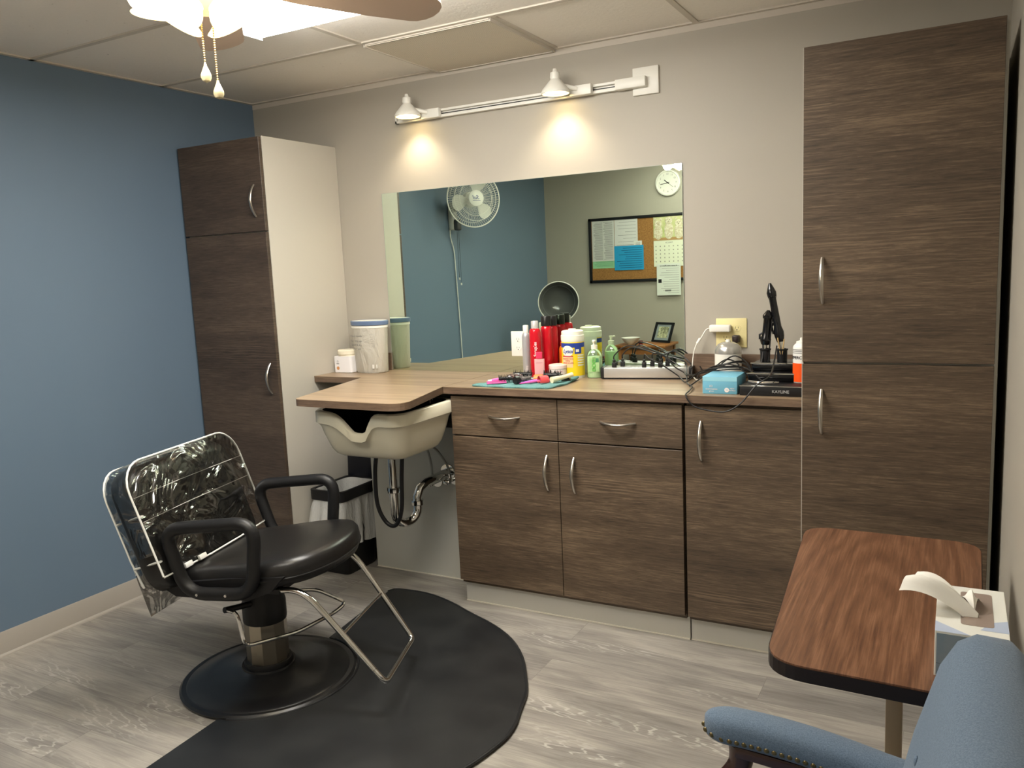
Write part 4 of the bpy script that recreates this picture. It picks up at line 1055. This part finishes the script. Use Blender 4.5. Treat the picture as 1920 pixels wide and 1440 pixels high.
def clipthing(name, label, cat, loc, rz, parts):
    t = thing(name, label, cat, (loc[0], loc[1], TZ), rz, 'hair tools on the teal towel')
    for n_, b_, m_ in parts: b_.build(n_, m_, t)
    return t
M_PINK = mat('pink_plastic', (226, 96, 168), .35); M_LILAC = mat('lilac_plastic', (172, 110, 200), .35); M_ORG = mat('orange_clip', (240, 130, 60), .4)
M_CORAL = mat('coral_clip', (230, 80, 84), .4); M_CRM = mat('cream_plastic', (234, 226, 190), .4); M_NAVY = mat('navy_plastic', (34, 34, 66), .4)
clipthing('hair_brush', 'white handled brush lying at the left end of the towel', 'brush', (1.655, -.425), math.radians(52), [
 ('handle', MB().tube([(0, 0, .008), (.05, 0, .010), (.09, 0, .012)], [.006, .009, .008], 12), mat('white_clip', (232, 226, 230), .3)),
 ('head', MB().ball((.125, 0, .018), (.040, .018, .013)), glass_clear('clear_pinkish', (240, 214, 220), .12, .1))])
def spiky(c, L_, r, n, m_, seed):
    rd = random.Random(seed); g = MB(); g.cyl((c[0]-L_/2, c[1], c[2]), (c[0]+L_/2, c[1], c[2]), r*.45, seg=14)
    for i in range(n):
        a = rd.random()*2*PI; x = c[0]-L_/2+L_*rd.random(); d = V((0, math.cos(a), math.sin(a)))
        b = V((x, c[1], c[2])); e = b+d*r; e.z = max(e.z, .0015)
        g.tube([b+d*r*.4, e], [.0012, .0006], 5)
    return g
clipthing('hair_roller_brush', 'black bristled round brush near the left end of the towel', 'brush', (1.725, -.395), math.radians(30), [
 ('bristles', spiky((0, 0, .018), .06, .018, 90, M_BLACK, 2), M_BLACK), ('handle', MB().cyl((-.06, 0, .012), (-.03, 0, .016), .007, seg=12), M_PINK)])
clipthing('hair_clip', 'bright pink pointed hair clip beside the black brush', 'hair clip', (1.700, -.425), math.radians(35), [
 ('jaw', MB().box(-.045, .04, -.007, .001, 0, .006, .002), M_PINK), ('jaw', MB().box(-.045, .04, .002, .009, .006, .011, .002), M_PINK)])
clipthing('hair_brush', 'grey round brush with black end cap pointing at the counter edge', 'brush', (1.800, -.415), math.radians(70), [
 ('barrel', spiky((.03, 0, .019), .07, .016, 60, M_NAVY, 4), mat('grey_barrel', (118, 114, 112), .5)), ('end_cap', MB().cyl((-.022, 0, .017), (-.002, 0, .017), .0165, seg=20), M_BLKC)])
clipthing('hair_roller_brush', 'dark bristled brush lying just before the silver can', 'brush', (1.735, -.255), math.radians(10), [
 ('bristles', spiky((0, 0, .018), .085, .020, 110, M_BLACK, 9), M_BLACK)])
clipthing('hair_clip', 'white and navy hair clip in the middle of the towel', 'hair clip', (1.815, -.345), math.radians(32), [
 ('jaw', MB().box(-.05, .045, -.006, .002, .010, .016, .003), M_WHITE), ('jaw', MB().box(-.05, .045, -.003, .006, .001, .009, .003), M_NAVY)])
clipthing('hair_clip', 'long lilac pointed hair clip in the middle of the towel', 'hair clip', (1.842, -.385), math.radians(48), [
 ('jaw', MB().tube([(-.055, 0, .004), (0, 0, .008), (.04, 0, .010)], [.002, .005, .006], 8), M_LILAC), ('jaw', MB().tube([(-.055, -.008, .003), (0, -.010, .006), (.04, -.010, .008)], [.002, .004, .005], 8), M_PINK)])
def claw(m_):
    g = MB()
    for s_ in (-1, 1):
        rows = []
        for k in range(9):
            a = PI*.5*k/8; rows.append([V((x*.8, s_*(.004+.015*math.sin(a*1.3)), .028*math.cos(a)+.002)) for x in (-.024, -.012, 0, .012, .024)])
        g.loft(rows, False)
        for x in (-.022, -.011, 0, .011, .022): g.tube([(x*.8, s_*.017, .008), (x*.8, s_*.012, .0015)], [.003, .0015], 6)
    g.cyl((-.016, 0, .028), (.016, 0, .028), .004, seg=10)
    return g
clipthing('claw_clip', 'orange claw hair clip in the middle of the towel', 'hair clip', (1.858, -.345), math.radians(20), [('jaws', claw(M_ORG), M_ORG)])
clipthing('claw_clip', 'coral red claw hair clip right of the orange one', 'hair clip', (1.893, -.372), math.radians(50), [('jaws', claw(M_CORAL), M_CORAL)])
clipthing('hair_clip', 'pink hair clip before the dark round brush', 'hair clip', (1.915, -.350), math.radians(35), [
 ('jaw', MB().box(-.03, .03, -.008, .008, .001, .014, .005), M_PINK)])
clipthing('hair_roller_brush', 'dark bristled round brush before the white jar', 'brush', (1.892, -.280), math.radians(15), [
 ('bristles', spiky((0, 0, .021), .075, .023, 120, M_BLACK, 11), M_BLACK)])
clipthing('hair_brush', 'cream plastic handle lying on the right end of the towel', 'brush', (1.942, -.345), math.radians(62), [
 ('handle', MB().tube([(-.025, 0, .012), (.0, 0, .014), (.04, 0, .018), (.085, 0, .024)], [.014, .012, .009, .010], 14), M_CRM)])
clipthing('hair_clip', 'black angular clip at the right end of the towel', 'hair clip', (1.955, -.275), math.radians(20), [
 ('body', MB().loft([[V((x, y, 0)) for x, y in ((-.02, -.02), (.022, -.02), (.022, .02), (-.02, .02))], [V((x, y, .026)) for x, y in ((-.006, -.015), (.004, -.015), (.004, .015), (-.006, .015))]]), M_BLKC)])

# ------------------------------------------------------------------ things seen in the mirror
# wall fan on blue wall
wf = thing('wall_fan', 'white wall-mounted fan on the blue wall seen in the mirror', 'fan', (0, -1.96, 1.90), PI/2)
MB().box(-.035, .035, -.045, 0, -.10, .11, .012, 3).build('wall_bracket', mat('fan_grey', (196, 196, 192), .4), wf)
MB().box(-.028, .028, -.085, -.045, -.105, -.02, .012, 3).build('control_box', mat('dark_grey_plastic', (70, 72, 74), .4), wf)
fc = V((.075, -.26, .112)); fd = V((.62, -.78, 0)).normalized()   # fan axis in local frame
q = V((0, 0, 1)).rotation_difference(fd).to_matrix()
MB().tube([(0, -.04, .06), (.02, -.12, .09), tuple(fc-fd*.12)], .02, 12).build('neck', mat('fan_grey', (196, 196, 192), .4), wf)
MB().lathe([(0, -.14), (.05, -.135), (.06, -.09), (.055, -.03), (0, -.03)], 28, fc, rot=q).build('motor', M_WHITE, wf)
g = MB(); R0 = .205
for k in range(72):
    a = 2*PI*k/72; P = []
    for rr_, z in ((.052, .055), (.10, .052), (.16, .040), (.198, .012), (.205, 0), (.195, -.025), (.12, -.06), (.06, -.07)): P.append(fc+q @ V((rr_*math.cos(a), rr_*math.sin(a), z)))
    g.tube(P, .0011, 4)
g.build('cage_wires', M_WHITE, wf)
g = MB()
for rr_, z, rad in ((.205, 0, .005), (.162, .039, .0022), (.125, .048, .0018), (.17, -.04, .0018)):
    g.tube([fc+q @ V((rr_*math.cos(2*PI*k/48), rr_*math.sin(2*PI*k/48), z)) for k in range(48)], rad, 8, True)
g.build('cage_rings', M_WHITE, wf)
for i in range(3):
    g = MB(); a = 2*PI*i/3+.45
    prof = []
    for k in range(20):
        b = 2*PI*k/20; rr_ = .105+.068*math.cos(b); t_ = .55*math.sin(b)*(.6+.4*(rr_/.17)); prof.append((rr_*math.cos(a+t_), rr_*math.sin(a+t_), .016*math.sin(b)))
    g.loft([[fc+q @ V((x, y, z+o)) for x, y, z in prof] for o in (-.002, .001)]); g.build('fan_blade', mat('fan_blade_white', (214, 214, 206), .4), wf)
MB().lathe([(0, .05), (.058, .05), (.058, .058), (.05, .063), (0, .064)], 36, fc, rot=q).build('hub_badge', M_WHITE, wf)
zx = fd; ux = V((0, 0, 1)); rx = ux.cross(zx)
tx_ = text('logo', 'Sul', .040, mat('logo_blue', (40, 70, 140), .5), wf, (0, 0, 0), rot=(0, 0, 0), ext=.0004, shear=.4)
for v in tx_.data.vertices: v.co = fc+zx*(.066+v.co.z)+rx*v.co.x+ux*(v.co.y+.004)
lg = MB(); lg.box(-.03, .03, -.0015, .0015, 0, .0006); ln_ = lg.build('logo_underline', mat('logo_blue', (40, 70, 140), .5), wf)
for v in ln_.data.vertices: v.co = fc+zx*(.0655+v.co.z)+rx*v.co.x+ux*(v.co.y-.018)
MB().tube(catmull([(.028, -.012, -.09), (.026, -.012, -.16), (-.012, -.012, -.26), (-.025, -.012, -.45), (-.038, -.012, -.70), (-.05, -.012, -1.0), (-.058, -.012, -1.34)], 8), .004, 8).build('cable', M_WHITE, wf)
for x, z1 in ((-.002, -.50), (.022, -.46)):
    pc = MB().cyl((x, -.07, -.10), (x, -.07, z1), .0012, seg=6).build('pull_cord', M_BLACK, wf)
    MB().cyl((x, -.07, z1), (x, -.07, z1-.018), .006, seg=10).build('cord_knob', M_WHITE, pc)
receptacle_plate('wall_outlet', 'white wall outlet low on the blue wall below the wall fan', (0, -1.90, .50), .075, .118, M_WHITE, (0,)).rotation_euler = (0, 0, PI/2)
# clock on rear wall
ck = thing('wall_clock', 'round white wall clock on the rear wall seen in the mirror', 'clock', (1.197, -D, 2.163), PI)
MB().lathe([(0, 0), (.112, 0), (.114, .012), (.108, .028), (.098, .030), (.094, .020), (0, .020)], 56, rot=Rx(PI/2)).build('case', M_WHITE, ck)
MB().lathe([(0, .0205), (.094, .0205), (0, .0208)], 48, rot=Rx(PI/2)).build('dial', M_PAPER, ck)
for k in range(1, 13):
    a = math.radians(30*k); text('numeral', str(k), .022, mat('grey_numeral', (110, 112, 108), .6), ck, (.074*math.sin(a), -.0212, .074*math.cos(a)), ext=.0002)
def hand(name, ang, L_, wd, y):
    a = math.radians(ang); d = V((math.sin(a), 0, math.cos(a)))
    MB().tube([d*-.015+V((0, y, 0)), d*L_+V((0, y, 0))], wd, 6).build(name, M_INK, ck)
hand('hour_hand', 50, .040, .003, -.0235); hand('minute_hand', 99, .066, .0022, -.025); hand('second_hand', 232, .06, .0008, -.026)
# cork board and papers (rear wall, facing +y)
bd = thing('cork_board', 'black framed cork board on the rear wall seen in the mirror', 'notice board', (0, -D, 0), PI)
def RW(x): return -x
MB().box(-1.58, -.444, -.012, 0, 1.325, 1.905).build('cork', M_CORK, bd, 0)
MB().box(-1.58, -.444, -.022, 0, 1.325, 1.35, .002).box(-1.58, -.444, -.022, 0, 1.88, 1.905, .002).box(-.469, -.444, -.022, 0, 1.325, 1.905, .002).box(-1.58, -1.555, -.022, 0, 1.325, 1.905, .002).build('frame', M_BLACK, bd)
def paper(name, label, x0, x1, z0, z1, c, y, lines=0, cols=1, cat='paper', lc=M_TEXT, mg_=.012, m_=None, fill=.8, lh=.0022):
    t = thing(name, label, cat, ((x0+x1)/2, -D, z0), PI)
    w_, h_ = x1-x0, z1-z0
    MB().box(-w_/2, w_/2, -y-.0012, -y, 0, h_).build('sheet', m_ or mat('paper_'+name+str(c), c, .85), t, 0)
    if lines:
        g = MB(); rd = random.Random(int(x0*1000))
        for c_ in range(cols):
            cw = (w_-2*mg_)/cols
            for i in range(lines):
                z = h_-mg_-(h_-2*mg_)*(i+.5)/lines; xx = -w_/2+mg_+cw*c_+.003; g.box(xx, xx+(cw-.006)*(fill+(1-fill)*rd.random()), -y-.0018, -y-.0012, z-lh/2, z+lh/2)
        g.build('print_lines', lc, t, 0)
    return t
paper('posted_sheet', 'pale green sheet pinned low at the left of the cork board', .475, .690, 1.455, 1.56, (150, 206, 160), .0125, 8, 1, lc=mat('green_print', (86, 130, 96), .8))
paper('posted_list', 'white two-column printed list pinned at the edge of the cork board', .475, .690, 1.520, 1.880, (208, 208, 204), .0145, 34, 2, lh=.003)
paper('posted_letter', 'white printed letter pinned above the blue notice', .694, .912, 1.60, 1.882, (214, 214, 212), .0145, 9, 1, fill=.5)
paper('posted_card', 'small white card pinned above corner of the blue notice', .875, .950, 1.635, 1.685, (222, 222, 216), .0165, 3, 1)
paper('posted_notice', 'bright blue printed notice pinned on the cork board', .690, .965, 1.432, 1.648, (36, 150, 200), .0185, 10, 1, lc=mat('blue_print', (16, 84, 122), .8), fill=.6, lh=.004)
cl = paper('wall_calendar', 'wall calendar with three fluffy white animals above a date grid', 1.058, 1.335, 1.450, 1.890, (226, 228, 206), .0145, 0, cat='calendar')
MB().box(-.138, .138, -.0165, -.0157, .225, .438).build('photo', mat('meadow_print', (176, 186, 120), .8, var=(14, (208, 204, 160))), cl, 0)
MB().box(-.138, .138, -.017, -.0165, .225, .250).build('photo_ground', mat('tan_print', (176, 140, 92), .8), cl, 0)
for k, x in enumerate((.095, .0, -.09)):
    h_ = .15+.03*(k == 1)
    an = MB().ball((x, -.0165, .235+h_*.4), (.040, .003, h_*.42), 20, 10).ball((x, -.0172, .24+h_*.85), (.034, .003, .032), 20, 10).ball((x-.025, -.0168, .265+h_*.95), (.010, .002, .012)).ball((x+.025, -.0168, .265+h_*.95), (.010, .002, .012)).build('animal_picture', mat('fluffy_white_print', (226, 220, 196), .8, var=(60, (190, 176, 146))), cl)
    MB().ball((x-.010, -.0200, .245+h_*.87), (.003, .001, .003), 8, 6).ball((x+.010, -.0200, .245+h_*.87), (.003, .001, .003), 8, 6).ball((x, -.0205, .236+h_*.84), (.004, .001, .003), 8, 6).build('animal_face', M_INK, an)
text('month_title', 'MARCH', .020, M_TEXT, cl, (0, -.0162, .205), ext=.0002)
g = MB()
for i in range(5):
    for j in range(7):
        x = -.118+.236*j/6; z = .175-.033*i; g.box(x-.004, x+.004, -.0164, -.0157, z-.005, z+.005)
g.build('date_numbers', mat('light_print', (140, 140, 132), .8), cl, 0)
fl = paper('posted_flyer', 'white printed flyer hanging below the calendar', 1.084, 1.300, 1.198, 1.474, (222, 226, 218), .0235, 13, 1, fill=.35)
text('headline', 'In your own Memory', .018, M_INK, fl, (0, -.0252, .258), ext=.0003, shear=.3)
MB().box(.065, .095, -.0254, -.0247, .110, .142).build('flyer_picture', M_INK, fl, 0)
MB().box(-.02, .035, -.0254, -.0247, .034, .048).build('flyer_stamp', M_TEXT, fl, 0)
# hooded hair dryer
hd = thing('hooded_dryer', 'hooded hair dryer with dark bowl on a black stand seen in the mirror', 'hair dryer', (.50, -2.78, 0), 0)
ax = V((2.9, 6.2, .25)).normalized(); q = V((0, 0, 1)).rotation_difference(ax).to_matrix(); hc = V((0, 0, 1.198)); HS = .92
MB().lathe([(0, -.16), (.06, -.155), (.11, -.13), (.15, -.08), (.172, -.02), (.178, .0), (.182, .0), (.182, -.02), (.16, -.09), (.12, -.145), (.07, -.17), (0, -.176)], 48, hc, rot=q @ Matrix.Scale(HS, 3)).build('hood_shell', M_WHITE, hd, 60)
MB().lathe([(.0, -.145), (.06, -.14), (.105, -.118), (.145, -.07), (.15, -.055), (.170, -.012), (.177, .002)], 48, hc, rot=q @ Matrix.Scale(HS, 3), cap0=True, cap1=False).build('hood_bowl', mat('dark_grey_gloss', (88, 89, 88), .2), hd, 60)
MB().lathe([(.145, -.060), (.152, -.052), (.158, -.052), (.15, -.064)], 48, hc, rot=q @ Matrix.Scale(HS, 3), cap0=False, cap1=False).build('bowl_ring', mat('mid_grey', (96, 98, 98), .3), hd)
MB().tube([hc+q @ V((.183*HS*math.cos(2*PI*k/48), .183*HS*math.sin(2*PI*k/48), 0)) for k in range(48)], .004, 8, True).build('rim', M_WHITE, hd)
MB().box(-.045, .045, -.15, -.09, .80, 1.06, .008).box(-.02, .02, -.20, -.17, .95, 1.13, .006).build('control_neck', M_BLACK, hd)
MB().cyl((0, -.12, .05), (0, -.12, .82), .02, seg=18).build('pole', M_CHROME, hd)
for k in range(5):
    a = 2*PI*k/5; MB().tube([(0, -.12, .06), (.24*math.cos(a), -.12+.24*math.sin(a), .045)], [.02, .012], 10).build('base_leg', M_BLACK, hd)
    MB().ball((.24*math.cos(a), -.12+.24*math.sin(a), .02), .02, 12, 8).build('caster', M_BLACK, hd)
# side table by rear wall
st = thing('side_table', 'small orange oak side table by the rear wall seen in the mirror', 'table', (1.04, -3.37, 0))
MB().box(-.22, .24, -.19, .19, .775, .795, .004).build('tabletop', M_OAKO, st)
MB().box(-.19, .21, -.16, .16, .715, .775).build('apron', M_OAKO, st, 0)
for x in (-.18, .20):
    for y in (-.15, .15): MB().box(x-.02, x+.02, y-.02, y+.02, 0, .775, .003).build('leg', M_OAKO, st)
MB().box(-.18, .20, -.15, .15, .20, .218).build('lower_shelf', M_OAKO, st, 0)
bw = thing('bowl', 'small white bowl with candies on the oak side table', 'bowl', (.945, -3.27, .795))
MB().lathe([(0, 0), (.028, 0), (.034, .006), (.062, .030), (.080, .056), (.083, .060), (.079, .060), (.058, .034), (.030, .012), (0, .010)], 36).build('bowl_body', M_WHITE, bw, 60)
g = MB()
for i, (x, y) in enumerate(((.0, .0), (.03, .015), (-.03, .01), (.01, -.03), (-.015, .035))): g.ball((.945+x, -3.27+y, .795+.042), (.014, .011, .009))
tag(g.build('wrapped_candy', mat('candy_white', (222, 214, 210), .4)), 'small heap of wrapped white candy in the bowl', 'candy', kind='stuff')
cu_ = thing('red_cup', 'small dark red cup between the bowl and the photo frame', 'cup', (1.045, -3.24, .795))
MB().lathe([(0, 0), (.016, 0), (.020, .035), (.018, .036), (.014, .005), (0, .004)], 24).build('cup_body', mat('dark_red', (96, 24, 26), .35), cu_)
pf = thing('photo_frame', 'dark framed picture tilted on the oak side table', 'picture frame', (1.165, -3.42, .799), PI+.45)
R = Rx(math.radians(-22)) 
g = MB(); KX = 1.35
for (a, b, c, d) in ((-.080, .080, 0, .018), (-.080, .080, .162, .18), (-.080, -.062, 0, .18), (.062, .080, 0, .18)): g.box(a*KX, b*KX, -.012, .0, c, d, .002, rot=R, piv=(0, 0, 0))
g.build('frame', M_BLACK, pf)
MB().box(-.085, .085, -.004, -.001, .017, .163, rot=R, piv=(0, 0, 0)).build('mount', mat('grey_mount', (140, 150, 152), .7), pf, 0)
MB().box(-.058, .058, -.006, -.004, .040, .140, rot=R, piv=(0, 0, 0)).build('picture', mat('pale_picture', (206, 208, 170), .7, var=(40, (110, 112, 84))), pf, 0)
MB().tube([(0, .045, .12), (0, .105, .002)], .004, 8).build('easel_leg', M_BLACK, pf, 0)
